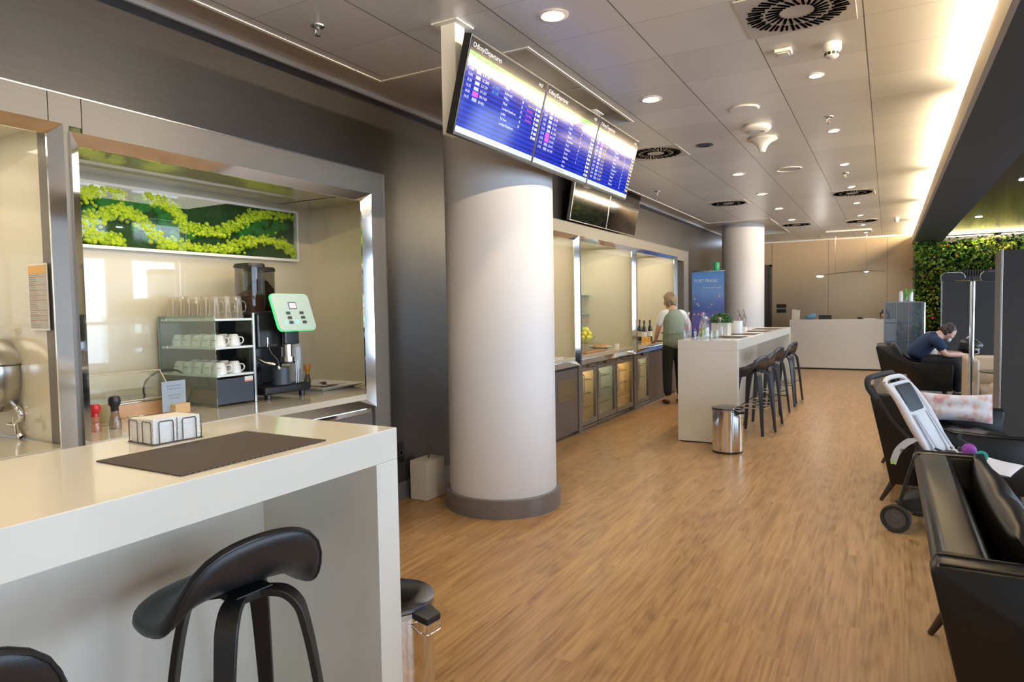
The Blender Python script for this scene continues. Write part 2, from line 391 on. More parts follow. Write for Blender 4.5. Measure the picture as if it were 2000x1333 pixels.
# lamps of the cove
M_led = mat('warm_led', (1, .9, .7), .5, emit=(1, .80, .50), es=14)
segs = [(-3.5, 2.6), (2.75, 5.3), (5.75, 8.6), (8.95, 11.2), (11.6, 13.9), (14.2, 16.8)]
for (a, c), nm_ in zip(segs, ('nearest', 'second', 'third', 'fourth', 'fifth', 'farthest')):
    b = nb(); box(b, (.53, a, 2.83), (.57, c, 2.87)); o = obj('cove_strip_light', b, M_led, smooth=False)
    tag(o, 'warm light strip behind the lip of the dark ceiling beam, %s along it' % nm_, 'strip light', 'cove strip lights along the beam')
    light('AREA', 'cove_light', (.50, (a+c)/2, 2.885), (0, math.radians(112), 0), 55*(c-a)/2.5, (1, .78, .48), .04, c-a)
light('AREA', 'plant_wall_light', (2.9, 16.2, 2.76), (math.radians(-25), 0, 0), 32, (1, .78, .36), 3.8, .15)
b = nb(); box(b, (1.1, 16.70, 3.0), (XR-.1, 16.8, 3.03)); tag(obj('strip_light', b, M_led, smooth=False), 'warm light strip above the top of the living plant wall', 'strip light')

# columns
def column(name, cx, cy, label):
    t = thing(name, label, 'column', (cx, cy, 0))
    b = nb(); lathe(b, [(.395, .13), (.395, ZT)], n=72); o = obj('shaft', b, M_col, t)
    b = nb(); lathe(b, [(.39, 0), (.425, 0), (.425, .125), (.42, .132), (.39, .132)], n=72); obj('plinth_ring', b, mat('pewter_skirting', (.17, .15, .14), .33, noise=(50, .2, 0, (1, 1, 3))), t)
    return t
column('round_column', -2.49, 4.257, 'large white round column in the middle of the room with grey base ring')
column('round_column', -2.49, 13.72, 'white round column farther away beside the blue banner')


# ================================================================== BUFFET UNITS
CF = -3.04       # front plane of the buffet units
def frame_ring(b, y0, y1, z0, z1, wd=.045, x=CF, d=.03, bottom=True):
    """polished frame with chamfered face round an opening"""
    o = [(y0, z0), (y1, z0), (y1, z1), (y0, z1)]; i = [(y0+wd, z0+wd), (y1-wd, z0+wd), (y1-wd, z1-wd), (y0+wd, z1-wd)]
    t = bmesh.new()
    def V(p, xx): return t.verts.new((xx, p[0], p[1]))
    A = [V(p, x) for p in o]; B = [V(p, x+.012) for p in o]; C = [V(p, x-d) for p in i]; D = [V(p, x-d-.012) for p in i]
    E_ = [V(p, x-.012) for p in o]
    for k in range(4):
        if k == 0 and not bottom: continue
        l = (k+1) % 4
        t.faces.new((A[k], A[l], B[l], B[k])); t.faces.new((B[k], B[l], C[l], C[k])); t.faces.new((C[k], C[l], D[l], D[k])); t.faces.new((D[k], D[l], E_[l], E_[k])); t.faces.new((E_[k], E_[l], A[l], A[k]))
    merge(b, t)
def niche(parent, y0, y1, oy0, oy1, xs0=CF-.05, xs1=CF-.05):
    """lining of one niche: back, sides, soffit; oy0..oy1 is the clear opening in front"""
    b = nb()
    if y1 > 3.9 and y1 < 4: box(b, (NX, 3.6, NZ1-.02), (XL-.016, y1, NZ1))
    box(b, (NX-.03, y0, .88), (NX, y1, NZ1)); box(b, (NX, y0-.012, .88), (xs0, y0, NZ1)); box(b, (NX, y1, .88), (xs1, y1+.012, NZ1))
    box(b, (NX, y0, NZ1-.02), (CF-.022, 3.62 if 3.9 < y1 < 4 else y1, NZ1))
    obj('niche_lining', b, M_niche, parent, smooth=False)
    light('AREA', 'niche_light', (-3.48, (oy0+oy1)/2, 2.262), (0, 0, 0), 3.6*(oy1-oy0), (1, .90, .72), .5, (oy1-oy0)*.9)
# ---- near unit
U = thing('buffet_unit', 'long buffet unit in taupe panels with the coffee machine niche', 'buffet unit', (0, 0, 0))
b = nb()
box(b, (CF-.02, -2.3, 2.255), (CF-.002, .9, 2.38)); box(b, (CF-.02, .904, 2.255), (CF-.002, 1.512, 2.38)); box(b, (CF-.02, 1.516, 2.255), (CF-.002, 1.645, 2.38)); box(b, (CF-.02, 1.649, 2.23), (CF-.002, 3.636, 2.38)); box(b, (XL, -2.3, 2.36), (CF-.02, 3.636, 2.38))
box(b, (XL, 1.563, 0), (CF-.002, 1.592, 2.255)); box(b, (CF-.02, 3.484, 0), (CF-.002, 3.636, 2.23)); box(b, (XL, 3.624, 0), (CF-.02, 3.636, 2.23))
obj('surround', b, M_band, U, smooth=False)
b = nb(); box(b, (CF-.004, 3.634, 0), (CF+.004, 3.642, 2.384)); box(b, (XL, -2.3, 2.38), (CF+.002, 3.642, 2.386)); obj('edge_trim', b, M_steel, U, smooth=False)
b = nb(); frame_ring(b, -1.3, 1.563, .80, 2.255); obj('polished_frame', b, M_chrome, U, smooth=False)
b = nb(); frame_ring(b, 1.592, 3.484, .795, 2.23, .05); obj('polished_frame', b, M_chrome, U, smooth=False)
niche(U, -2.2, 1.566, -1.2, 1.52); niche(U, 1.59, 3.92, 1.637, 3.43, xs1=XL-.016)
b = nb(); box(b, (NX, -2.2, .845), (CF-.03, 1.552, .885), .002); tag(obj('worktop', b, M_counter), 'cream stone worktop under the urn in the leftmost niche', 'worktop')
b = nb(); prism(b, [(NX, 1.605), (CF-.03, 1.605), (CF-.03, 3.47), (XL-.02, 3.62), (XL-.02, 3.91), (NX, 3.91)], .845, .885, 'z', .002); tag(obj('worktop', b, M_counter), 'cream stone worktop carrying the coffee machine and cup shelf', 'worktop')
M_front = mat('graphite_front', (.14, .12, .115), .33, noise=(50, .15, 0, (.4, .1, 2)))
fronts = [(-1.3, -.35), (-.34, .62), (.63, 1.56), (1.60, 2.25), (2.26, 2.86), (2.88, 3.47)]
names = ['leftmost', 'second from the left', 'third from the left', 'under the pepper mills', 'under the cup shelf', 'right below the coffee machine']
for (a, c), nm in zip(fronts, names):
    t = thing('base_cabinet', 'dark grey base cabinet %s in the near buffet row' % nm, 'cabinet', (CF, a, 0), 0, 'base cabinets of the near buffet')
    b = nb(); box(b, (-.9, .002, .08), (-.04, c-a-.002, .79)); obj('body', b, M_dark, t, smooth=False)
    b = nb(); box(b, (-.036, .006, .09), (-.012, c-a-.006, .755)); d_ = obj('door', b, M_front, t, smooth=False)
    b = nb(); box(b, (-.030, .02, .757), (-.004, c-a-.02, .787), .003); obj('handle', b, M_chrome, d_)
b = nb(); box(b, (-3.9, -1.3, 0), (CF-.05, 3.47, .078)); tag(obj('plinth', b, M_black, smooth=False), 'dark recessed plinth below the near buffet cabinets', 'plinth')

# ---- far unit
V = thing('buffet_unit', 'farther buffet unit with three cream niches and glass fridges', 'buffet unit', (0, 0, 0))
b = nb()
box(b, (CF-.02, 5.35, 2.25), (CF-.002, 10.98, 2.38)); box(b, (XL, 5.35, 2.36), (CF-.02, 10.98, 2.38)); box(b, (XL, 10.98, 2.20), (CF-.002, 11.72, 2.38)); box(b, (XL, 11.42, 0), (CF-.002, 11.72, 2.2))
box(b, (XL, 5.35, 0), (CF-.002, 5.5, 2.25)); box(b, (XL, 6.93, 0), (CF-.002, 7.01, .82)); box(b, (XL, 8.83, 0), (CF-.002, 8.96, .82)); box(b, (CF-.02, 6.955, .82), (CF-.002, 6.995, 2.25)); box(b, (CF-.02, 8.895, .82), (CF-.002, 8.935, 2.25))
obj('surround', b, M_band, V, smooth=False)
for a, c in ((5.5, 6.955), (6.995, 8.895), (8.935, 10.98)):
    b = nb(); frame_ring(b, a, c, .79, 2.25, .05 if a > 5.6 else .05); obj('polished_frame', b, M_chrome, V, smooth=False)
niche(V, 5.6, 6.968, 5.55, 6.90); niche(V, 6.985, 8.90, 7.05, 8.86); niche(V, 8.925, 10.96, 8.99, 10.93)
b = nb(); box(b, (NX, 5.6, .845), (CF-.03, 10.95, .885), .002); tag(obj('worktop', b, M_counter), 'long cream stone worktop through the three far niches', 'worktop')
b = nb(); box(b, (-3.9, 5.5, 0), (CF-.05, 10.98, .045)); box(b, (CF-.05, 5.5, 0), (CF-.004, 10.98, .022)); tag(obj('plinth', b, M_steel, smooth=False), 'thin steel plinth strip along the far buffet fronts', 'plinth')
def cab(a, c, label, panel=None):
    t = thing('base_cabinet', label, 'cabinet', (CF, a, 0), 0, 'closed cabinets of the far buffet')
    b = nb(); box(b, (-.85, .002, .05), (-.04, c-a-.002, .80)); obj('body', b, M_dark, t, smooth=False)
    b = nb(); box(b, (-.036, .006, .05), (-.012, c-a-.006, .76)); d_ = obj('door', b, M_front, t, smooth=False)
    if panel:
        b = nb(); box(b, (-.013, .05, .42), (-.004, c-a-.05, .66), .004); obj('steel_plate', b, M_steel, d_)
    return t
cab(5.52, 6.33, 'dark closed cabinet partly hidden behind the near column')
cab(6.34, 6.92, 'dark cabinet with a steel plate on its door right of the column', True)
cab(9.54, 10.2, 'dark plain cabinet beside the rightmost glass fridge')
cab(10.21, 10.97, 'dark plain cabinet in front of the standing woman')
M_fglass = glass('fridge_glass', (.80, .82, .78), 1.4)
M_flight = mat('fridge_lining', (.55, .50, .40), .4)
M_bott = [mat('cola_red', (.5, .03, .03), .3), mat('juice_orange', (.8, .3, .03), .3), mat('beer_green', (.02, .12, .04), .15), mat('water_clear', (.5, .6, .6), .2)]
def fridge(a, c, label, glow, warm, cans):
    W = c-a; t = thing('display_fridge', label, 'fridge', (CF, a, 0), 0, 'glass door fridges below the far buffet')
    b = nb()
    for lo, hi in (((-.6, .004, .06), (-.58, W-.004, .78)), ((-.58, .004, .06), (-.05, .03, .78)), ((-.58, W-.03, .06), (-.05, W-.004, .78)), ((-.58, .03, .06), (-.05, W-.03, .09)), ((-.58, .03, .75), (-.05, W-.03, .78))): box(b, lo, hi)
    obj('body', b, M_flight, t, smooth=False)
    b = nb(); box(b, (-.05, .004, .735), (-.008, W-.004, .785), .003)
    cp = obj('control_panel', b, M_front, t); b = nb(); box(b, (-.009, W*.3, .748), (-.004, W*.45, .772)); obj('display', b, M_blackgl, cp, smooth=False)
    b = nb()
    for lo, hi in (((-.045, .006, .07), (-.01, .045, .73)), ((-.045, W-.045, .07), (-.01, W-.006, .73)), ((-.045, .045, .07), (-.01, W-.045, .13)), ((-.045, .045, .70), (-.01, W-.045, .73))): box(b, lo, hi, .002)
    d_ = obj('door', b, mat('fridge_frame', (.20, .18, .16), .3), t)
    b = nb(); box(b, (-.03, .045, .13), (-.026, W-.045, .70)); obj('pane', b, M_fglass, d_, smooth=False)
    b = nb(); tube(b, [(-.012, .03, .35), (.012, .03, .37), (.012, .03, .66), (-.012, .03, .68)], .006); obj('handle', b, M_steel, d_)
    for z in (.25, .42, .58):
        b = nb()
        for k in range(9): box(b, (-.56, .04+k*(W-.08)/8-.002, z), (-.07, .04+k*(W-.08)/8+.002, z+.004))
        box(b, (-.075, .035, z-.003), (-.069, W-.035, z+.006)); obj('wire_shelf', b, M_chrome, t, smooth=False)
    light('AREA', 'fridge_light', (CF-.22, a+W/2, .745), (0, 0, 0), glow*1.3, warm, .2, W*.7)
    for z, m_, n_, kind in cans:
        for k in range(n_):
            y = a+.09+k*.07
            b = nb(); lathe(b, [(0, 0), (.028, 0), (.03, .01), (.03, .085), (.022, .10), (.012, .12), (.012, .14), (0, .14)], n=14)
            o = obj('drink_bottle', b, m_, loc=(CF-.15-.0*k, y, z+.005))
            tag(o, '%s drink bottle on a wire shelf inside the %s' % (kind, label.split(' glass')[0]+' fridge'), 'bottle', 'bottles in the far fridges '+kind+' '+label[:12])
fridge(7.02, 7.50, 'leftmost glass door drinks fridge with warm light', 2.0, (1, .7, .35), [(.25, M_bott[0], 3, 'dark red')])
fridge(7.51, 8.14, 'middle glass door drinks fridge with cool light', 1.4, (.9, 1, .85), [(.25, M_bott[0], 4, 'red'), (.42, M_bott[3], 4, 'clear')])
fridge(8.15, 8.80, 'amber glowing glass door drinks fridge of the three', 2.8, (1, .6, .22), [(.25, M_bott[1], 4, 'orange'), (.42, M_bott[1], 3, 'amber')])
fridge(8.97, 9.53, 'separate right glass door fridge beside plain cabinets', 1.2, (1, .9, .6), [(.42, M_bott[2], 3, 'green')])
# doorway at the end of the buffet
b = nb(); box(b, (XL-.06, 11.0, 0), (XL-.02, 11.22, 2.2)); struct('door_2', b, mat('pale_door', (.42, .40, .36), .3), smooth=False)
b = nb(); box(b, (XL-.1, 11.22, 0), (XL+.0, 11.42, 2.2)); box(b, (XL-.1, 11.0, 2.18), (XL, 11.42, 2.2)); struct('trim_8', b, M_blackgl, smooth=False)
b = nb(); box(b, (XL-.02, 10.985, 0), (CF-.02, 11.0, 2.2)); struct('trim_9', b, M_white, smooth=False)

# ================================================================== HIGH TABLES
def high_table(x0, x1, y0, y1, label, H=1.08):
    t = thing('bar_table', label, 'high table', (x0, y0, 0)); W, L_ = x1-x0, y1-y0
    b = nb(); box(b, (0, 0, H-.10), (W, L_, H), .0025); obj('table_top', b, M_bar, t)
    for y in (0, L_-.10):
        b = nb(); box(b, (0, y, .012), (W, y+.10, H-.10), .0025); e_ = obj('end_panel', b, M_bar, t)
        b = nb(); box(b, (.02, y+.02, 0), (W-.02, y+.08, .012)); obj('foot', b, M_black, e_, smooth=False)
    b = nb(); box(b, (.07, .10, .02), (.13, L_-.10, H-.10)); obj('back_panel', b, M_bar, t, smooth=False)
    return t
high_table(-1.985, -1.347, -1.6, 1.642, 'near glossy cream high table with dark placemat and napkins')
high_table(-1.94, -1.33, 7.03, 11.3, 'farther cream high table with plants and bottles on it')

# ---- placemats
def weave():
    m = mat('woven_mat', (.06, .045, .035), .6, spec=.3)
    N, L = nt(m); p = N['Principled BSDF']; tc = N.new('ShaderNodeTexCoord')
    ck = N.new('ShaderNodeTexChecker'); ck.inputs['Scale'].default_value = 210
    mp = N.new('ShaderNodeMapping'); mp.inputs['Scale'].default_value = (1, .6, 1)
    ck.inputs['Color1'].default_value = (.115, .085, .065, 1); ck.inputs['Color2'].default_value = (.028, .022, .018, 1)
    L.new(tc.outputs['Object'], mp.inputs[0]); L.new(mp.outputs[0], ck.inputs[0]); L.new(ck.outputs[0], p.inputs['Base Color'])
    b_ = N.new('ShaderNodeBump'); b_.inputs['Distance'].default_value = .002; b_.inputs['Strength'].default_value = .6
    L.new(ck.outputs['Fac'], b_.inputs['Height']); L.new(b_.outputs[0], p.inputs['Normal']); return m
M_weave = weave()
b = nb(); box(b, (-.17, -.225, 0), (.17, .225, .003), .001); o = obj('placemat', b, M_weave, loc=(-1.562, 1.158, 1.0805))
tag(o, 'dark brown woven placemat on the near cream high table', 'placemat')
for i, (y, x) in enumerate(((7.75, -1.56), (8.62, -1.56), (9.5, -1.56), (10.45, -1.56))):
    b = nb(); box(b, (-.17, -.225, 0), (.17, .225, .003)); o = obj('placemat', b, M_weave, smooth=False, loc=(x, y, 1.0805))
    tag(o, 'brown placemat on the far high table, %s from the near end' % ['first', 'second', 'third', 'fourth'][i], 'placemat', 'placemats on the far high table')

# ---- napkin holder with two stacks of napkins
nap = thing('napkin_holder', 'wire napkin holder on the near high table', 'napkin holder', (-1.845, 1.195, 1.0803), math.radians(-4)); nap.scale = (.80, .86, .90)
M_nap = mat('white_paper', (.84, .82, .78), .85); M_wire = mat('dark_wire', (.10, .09, .08), .3, metal=.8)
b = nb()
for sy, y0 in ((-1, -.087), (1, .087)):
    for xc in (-.045, .045):
        tube(b, [(xc-.028, y0, .002), (xc-.028, y0, .068), (xc-.024, y0, .073), (xc+.024, y0, .073), (xc+.028, y0, .068), (xc+.028, y0, .002)], .0018, 6)
for x0 in (.082, -.082):
    for yc in (-.04, .04):
        tube(b, [(x0, yc-.024, .002), (x0, yc-.024, .068), (x0, yc-.020, .073), (x0, yc+.020, .073), (x0, yc+.024, .068), (x0, yc+.024, .002)], .0018, 6)
tube(b, [(-.082, -.087, .002), (.082, -.087, .002), (.082, .087, .002), (-.082, .087, .002)], .0018, 6, closed=True)
obj('wire_frame', b, M_wire, nap)
for k, y in enumerate((-.042, .042)):
    b = nb(); rr = random.Random(k+3)
    z = .004
    while z < .078:
        dx, dy = rr.uniform(-.0015, .0015), rr.uniform(-.0012, .0012)
        box(b, (-.076+dx, y-.039+dy, z), (.076+dx, y+.039+dy, z+.0049), .0005, 1); z += .0050
    bmesh.ops.transform(b, matrix=Matrix.Identity(4), verts=b.verts)
    for v in b.verts:
        if v.co.z > .06: v.co.z += .006*math.sin(v.co.x*28+k)*(.5+.5*math.cos((v.co.y-y)*30))
    o = obj('napkin_stack', b, M_nap, loc=nap.matrix_basis @ Vector((0, 0, 0)), rot=(0, 0, math.radians(-4)))
    o.location = nap.location; o.scale = nap.scale
    tag(o, ['stack of white paper napkins in the holder, left stack', 'stack of white paper napkins in the holder, right stack'][k], 'napkins', 'napkin stacks')

# ================================================================== BAR STOOLS
def stool_seat():
    """saddle shell: seat dish rising at the back into a low rest whose two ends roll down"""
    b = bmesh.new(); NR, NA = 14, 56; rings = []
    def S(r, a):
        x, y = r*math.cos(a), r*math.sin(a)            # +x is the back; disc pushed towards a rounded square
        q4 = (abs(math.cos(a))**4.2+abs(math.sin(a))**4.2)**(-1/4.2); k4 = 1+(q4-1)*r; x, y = x*k4, y*k4
        Y = y*.232*(1-.06*max(0, x))
        t = (x+1)/2
        X = -.185+.315*t
        rise = max(0, (t-.42)/.58); q = rise**1.7
        wing = abs(y)
        Z = -.018*(1-wing*wing)*(1-rise)+q*.112*(1-.30*wing**2.4)
        X += .03*math.sin(min(1, rise)*PI)*.6-.035*q
        Z -= .040*wing**2+.050*wing**6                  # sides droop
        X -= .045*wing**2.2*t
        fr = max(0, (.30-t)/.30); Z -= .035*fr*fr          # front edge rolls down
        return Vector((X, Y, Z))
    c = b.verts.new(S(0, 0))
    for i in range(1, NR+1):
        r = i/NR; rings.append([b.verts.new(S(r, 2*PI*k/NA)) for k in range(NA)])
    for k in range(NA): b.faces.new((c, rings[0][k], rings[0][(k+1) % NA]))
    for A, B in zip(rings, rings[1:]):
        for k in range(NA): b.faces.new((A[k], B[k], B[(k+1) % NA], A[(k+1) % NA]))
    bmesh.ops.recalc_face_normals(b, faces=b.faces); 
    if sum(f.normal.z for f in b.faces) < 0: bmesh.ops.reverse_faces(b, faces=b.faces)
    # thicken by hand: offset inner sheet downwards, joined round the rim with a rolled edge
    b.normal_update(); top = [v for v in b.verts]; bot = {}
    rim = set(rings[-1]); TH = .040
    for v in top: bot[v] = b.verts.new(v.co-v.normal*(TH if v not in rim else TH*.9))
    for f in list(b.faces): b.faces.new([bot[v] for v in reversed(f.verts)])
    R0 = rings[-1]; mids = []
    for lv in (.25, .5, .75):
        row = []
        for k, v in enumerate(R0):
            p = v.co.lerp(bot[v].co, lv); c2 = S(.9, 2*PI*k/NA); out = (v.co-c2); out.normalize()
            row.append(b.verts.new(p+out*(.012*math.sin(lv*PI)+.004)))
        mids.append(row)
    seq = [R0]+mids+[[bot[v] for v in R0]]
    for A, B in zip(seq, seq[1:]):
        for k in range(NA): b.faces.new((A[k], B[k], B[(k+1) % NA], A[(k+1) % NA]))
    bmesh.ops.recalc_face_normals(b, faces=b.faces)
    rimpts = []
    for k in range(NA):
        v = R0[k]; c2 = S(.9, 2*PI*k/NA); out = (v.co-c2).normalized()
        rimpts.append(v.co.lerp(bot[v].co, .80)+out*.012)
    return b, rimpts
def make_stool(label):
    t = thing('bar_stool', label, 'stool', (0, 0, 0), 0, 'black leather bar stools')
    b, rim = stool_seat(); b.transform(Matrix.Translation((0, 0, .765))); s_ = obj('seat_shell', b, M_stool, t, ang=60)
    b = nb(); tube(b, [p+Vector((0, 0, .765)) for p in rim], .0032, 6, closed=True); obj('piping', b, M_black, s_)
    b = nb(); prism(b, [(-.06, -.05), (.06, -.05), (.05, .06), (-.05, .06)], .692, .716, 'z', .003); obj('mount_plate', b, M_black, t)
    for a in (45, 135, 225, 315):
        A = math.radians(a); c_, s2 = math.cos(A), math.sin(A); b = nb()
        pr = [(.02, .704), (.07, .704), (.115, .697), (.148, .668), (.165, .625), (.19, .50), (.225, .25), (.258, .005)]
        wd = [.046, .050, .054, .055, .053, .047, .038, .030]
        pts = smoothpts([(r*c_*.95, r*s2*.95, z) for r, z in pr], 4)
        ww = smoothpts([(q, 0, 0) for q in wd], 4)
        # bent ply strip: wide sideways, thin radially
        tt = bmesh.new(); rings = []
        side = Vector((-s2, c_, 0))
        for i, p in enumerate(pts):
            d = (pts[min(i+1, len(pts)-1)]-pts[max(i-1, 0)]).normalized(); n_ = d.cross(side).normalized()
            wv = ww[i].x/2; th = .009
            rings.append([tt.verts.new(p+side*(wv*u)+n_*(th*v_)) for u, v_ in ((1, 1), (-1, 1), (-1, -1), (1, -1))])
        for q0, q1 in zip(rings, rings[1:]):
            for k in range(4): tt.faces.new((q0[k], q0[(k+1) % 4], q1[(k+1) % 4], q1[k]))
        tt.faces.new(rings[0]); tt.faces.new(rings[-1][::-1]); bmesh.ops.recalc_face_normals(tt, faces=tt.faces)
        bmesh.ops.bevel(tt, geom=[e for e in tt.edges], offset=.002, segments=1, affect='EDGES'); merge(b, tt)
        obj('leg', b, M_leg, t)
    b = nb(); r = .215*.95/math.sqrt(2)
    tube(b, [(r, r, .30), (-r, r, .30), (-r, -r, .30), (r, -r, .30)], .008, 8, closed=True); obj('foot_rest', b, M_chrome, t)
    return t
st = make_stool('black leather bar stool at the near high table, whole seat in view')
st.location = (-1.50, 1.17, 0); st.rotation_euler = (0, 0, math.radians(-9))
STOOL1 = st
dup(st, (-1.47, .475, 0), math.radians(-12), 'black bar stool cut off at the bottom left corner of the photo')
for i, (x, y, rz, lb) in enumerate(((-1.30, 7.82, -14, 'nearest'), (-1.28, 8.36, -6, 'second'), (-1.33, 9.35, -12, 'third'), (-1.30, 10.15, 4, 'fourth'), (-1.30, 10.65, -10, 'farthest'))):
    dup(st, (x, y, 0), math.radians(rz), 'black bar stool at the far high table, %s in the row' % lb)

# ================================================================== PEDAL BINS
def bin_(label, loc, rz, r, h):
    t = thing('pedal_bin', label, 'bin', loc, math.radians(rz), 'steel pedal bins')
    b = nb(); lathe(b, [(0, .012), (r-.01, .012), (r-.002, .02), (r-.002, h*.90), (r, h*.905)], n=56); obj('body', b, M_chrome, t, ang=25)
    b = nb(); lathe(b, [(0, 0), (r-.004, 0), (r-.004, .014), (0, .014)], n=48); obj('base_ring', b, M_black, t)
    b = nb(); lathe(b, [(r-.003, h*.90), (r+.002, h*.905), (r+.002, h*.945), (r-.004, h*.95)], n=56); obj('collar', b, M_steel, t)
    b = nb(); lathe(b, [(r+.001, h*.95), (r+.004, h*.955), (r+.004, h*.972), (r-.006, h*.98), (r*.6, h), (0, h*1.004)], n=56); obj('lid', b, mat('dark_steel_lid', (.25, .25, .26), .12, metal=1), t, ang=50)
    b = nb(); prism(b, [(-.045, r-.004), (.045, r-.004), (.034, r+.055), (-.034, r+.055)], h*.90, h*.955, 'z', .006); 
    for v in b.verts:
        if v.co.y > r+.03: v.co.z -= .012
    obj('hinge_block', b, M_black, t)
    b = nb(); tube(b, [(-.05, r-.002, h*.86), (-.05, r+.03, h*.83), (-.03, r+.05, h*.80), (.03, r+.05, h*.80), (.05, r+.03, h*.83), (.05, r-.002, h*.86)], .003, 6); obj('bail_handle', b, M_chrome, t)
    b = nb(); prism(b, [(-.03, -r+.01), (.03, -r+.01), (.036, -r-.045), (-.036, -r-.045)], .012, .03, 'z', .004); obj('pedal', b, M_black, t)
    return t
_q = at(764, 1160, Z=.45)
bin_('polished steel pedal bin right beside the near high table', (_q.x, _q.y, 0), 264, .148, .455)
bin_('small polished steel pedal bin in front of the far high table', (-1.365, 6.72, 0), 232, .148, .455)

# white box on the floor and socket by the wall
b = nb(); box(b, (-.075, -.12, .003), (.075, .12, .30), .002); tw = obj('waste_box', b, mat('cream_card', (.70, .64, .52), .6), loc=(-3.095, 4.13, 0))
tag(tw, 'cream rectangular box on the floor between wall and near column', 'box')
b = nb(); tube(b, [(0, .02, .29), (0, .02, .33)], .005); obj('cord_end', b, M_black, tw)
sk = thing('power_socket', 'black wall socket above the cream box near the column', 'socket', (XL, 3.98, .36))
b = nb(); box(b, (0, -.042, -.075), (.010, .042, .075), .003); obj('plate', b, M_black, sk)
b = nb(); lathe(b, [(.02, 0), (.024, .006), (.024, .010), (.017, .010), (.016, .004), (0, .004)], (.006, 0, 0), 24, 'x'); obj('outlet', b, mat('dark_grey_plastic', (.07, .07, .07), .4), sk)

# ================================================================== FLIGHT SCREENS
def scr_emit():
    m = mat('screen_blue', (.002, .002, .003), .09, spec=.18)
    N, L = nt(m); p = N['Principled BSDF']; tc = N.new('ShaderNodeTexCoord'); sp = N.new('ShaderNodeSeparateXYZ'); L.new(tc.outputs['Object'], sp.inputs[0])
    fr = math_(N, L, 'FRACT', math_(N, L, 'MULTIPLY', sp.outputs[1], 38.0)); band = math_(N, L, 'MULTIPLY', math_(N, L, 'LESS_THAN', fr, .5), .35)
    nz = N.new('ShaderNodeTexNoise'); nz.inputs['Scale'].default_value = 5; L.new(tc.outputs['Object'], nz.inputs[0])
    # ads/photo backdrop: deep blue, lighter towards the lower left
    g = math_(N, L, 'ADD', math_(N, L, 'MULTIPLY', nz.outputs[0], .55), band)
    c = ramp(N, L, g, [(.2, (.000, .003, .25)), (.45, (.001, .012, .52)), (.8, (.008, .06, .66))])
    L.new(c, p.inputs['Emission Color']); p.inputs['Emission Strength'].default_value = .8; return m
M_scr = scr_emit()
def E_(name, c, s): return mat(name, (.01, .01, .01), .09, spec=.18, emit=c, es=s)
M_tw = E_('text_white', (1, 1, 1), .9); M_ty = E_('text_yellow', (1, .85, .05), .8); M_tm = E_('text_magenta', (1, .1, .7), .8); M_grn = E_('header_green', (.05, .7, .08), .7)
M_hdr = E_('header_dark', (.02, .012, .006), .5); M_foot = E_('footer_white', (.75, .85, .82), .8); M_tr = E_('text_red', (.75, .12, .12), .7); M_tc = E_('text_cyan', (.1, .6, 1), .8)
UP = Vector((.125, 0, .475)).normalized(); UN = Vector((0, 1, 0)).cross(UP)
SH, SW = .491, .852
rows = [
 (['14:20', '14:40', '15:05', '15:30', '15:35', '16:00', '16:15'], ['LO 645', 'LO 533', 'SC 2845', 'LO 379', 'LO 233', 'W6 1309', 'BA 851'],
  ['Malta', 'Nice', 'Bukareszt', 'Wilno', 'Minsk', 'Londyn/Heathrow', 'Lublin', 'Tel Aviv', 'Londyn/Heathrow'], ['33', '29', '32', '25', '24', '18', '20'], ['Gate Closed', 'Gate Closed', 'Boarding', 'Boarding', 'Boarding']),
 (['16:15', '16:20', '16:40', '16:55', '17:05', '17:10', '17:15', '17:20', '17:30', '17:35'], ['LO 281', 'LO 335', 'LO 391', 'LO 411', 'LO 267', 'KL 1366', 'AF 1147', 'LO 453', 'LO 415', 'LH 1349'],
  ['Paris', 'Wien', 'Berlin', 'Praga', 'Zagrzeb', 'Amsterdam', 'Paryz', 'Budapeszt', 'Zurich', 'Frankfurt', 'Sofia', 'Kijow'], ['12', '14', '11', '8', '16', '10', '22', '9', '7', '5'], []),
 (['17:40', '17:45', '17:50', '18:00', '18:05', '18:10', '18:15', '18:20', '18:25', '18:30', '18:40', '18:45'], ['LO 3835', 'LO 3905', 'W6 1301', 'LO 285', 'SK 752', 'LO 265', 'OS 626', 'LO 409', 'LO 3875', 'TK 1766', 'LO 3851', 'LO 3809'],
  ['Gdansk', 'Krakow', 'Londyn', 'Kopenhaga', 'Oslo', 'Bruksela', 'Wieden', 'Duesseldorf', 'Wroclaw', 'Stambul', 'Poznan', 'Rzeszow'], ['4', '6', '3', '2', '15', '17', '19', '21', '23', '26', '27', '28'], [])]
pos = ['left', 'middle', 'right']
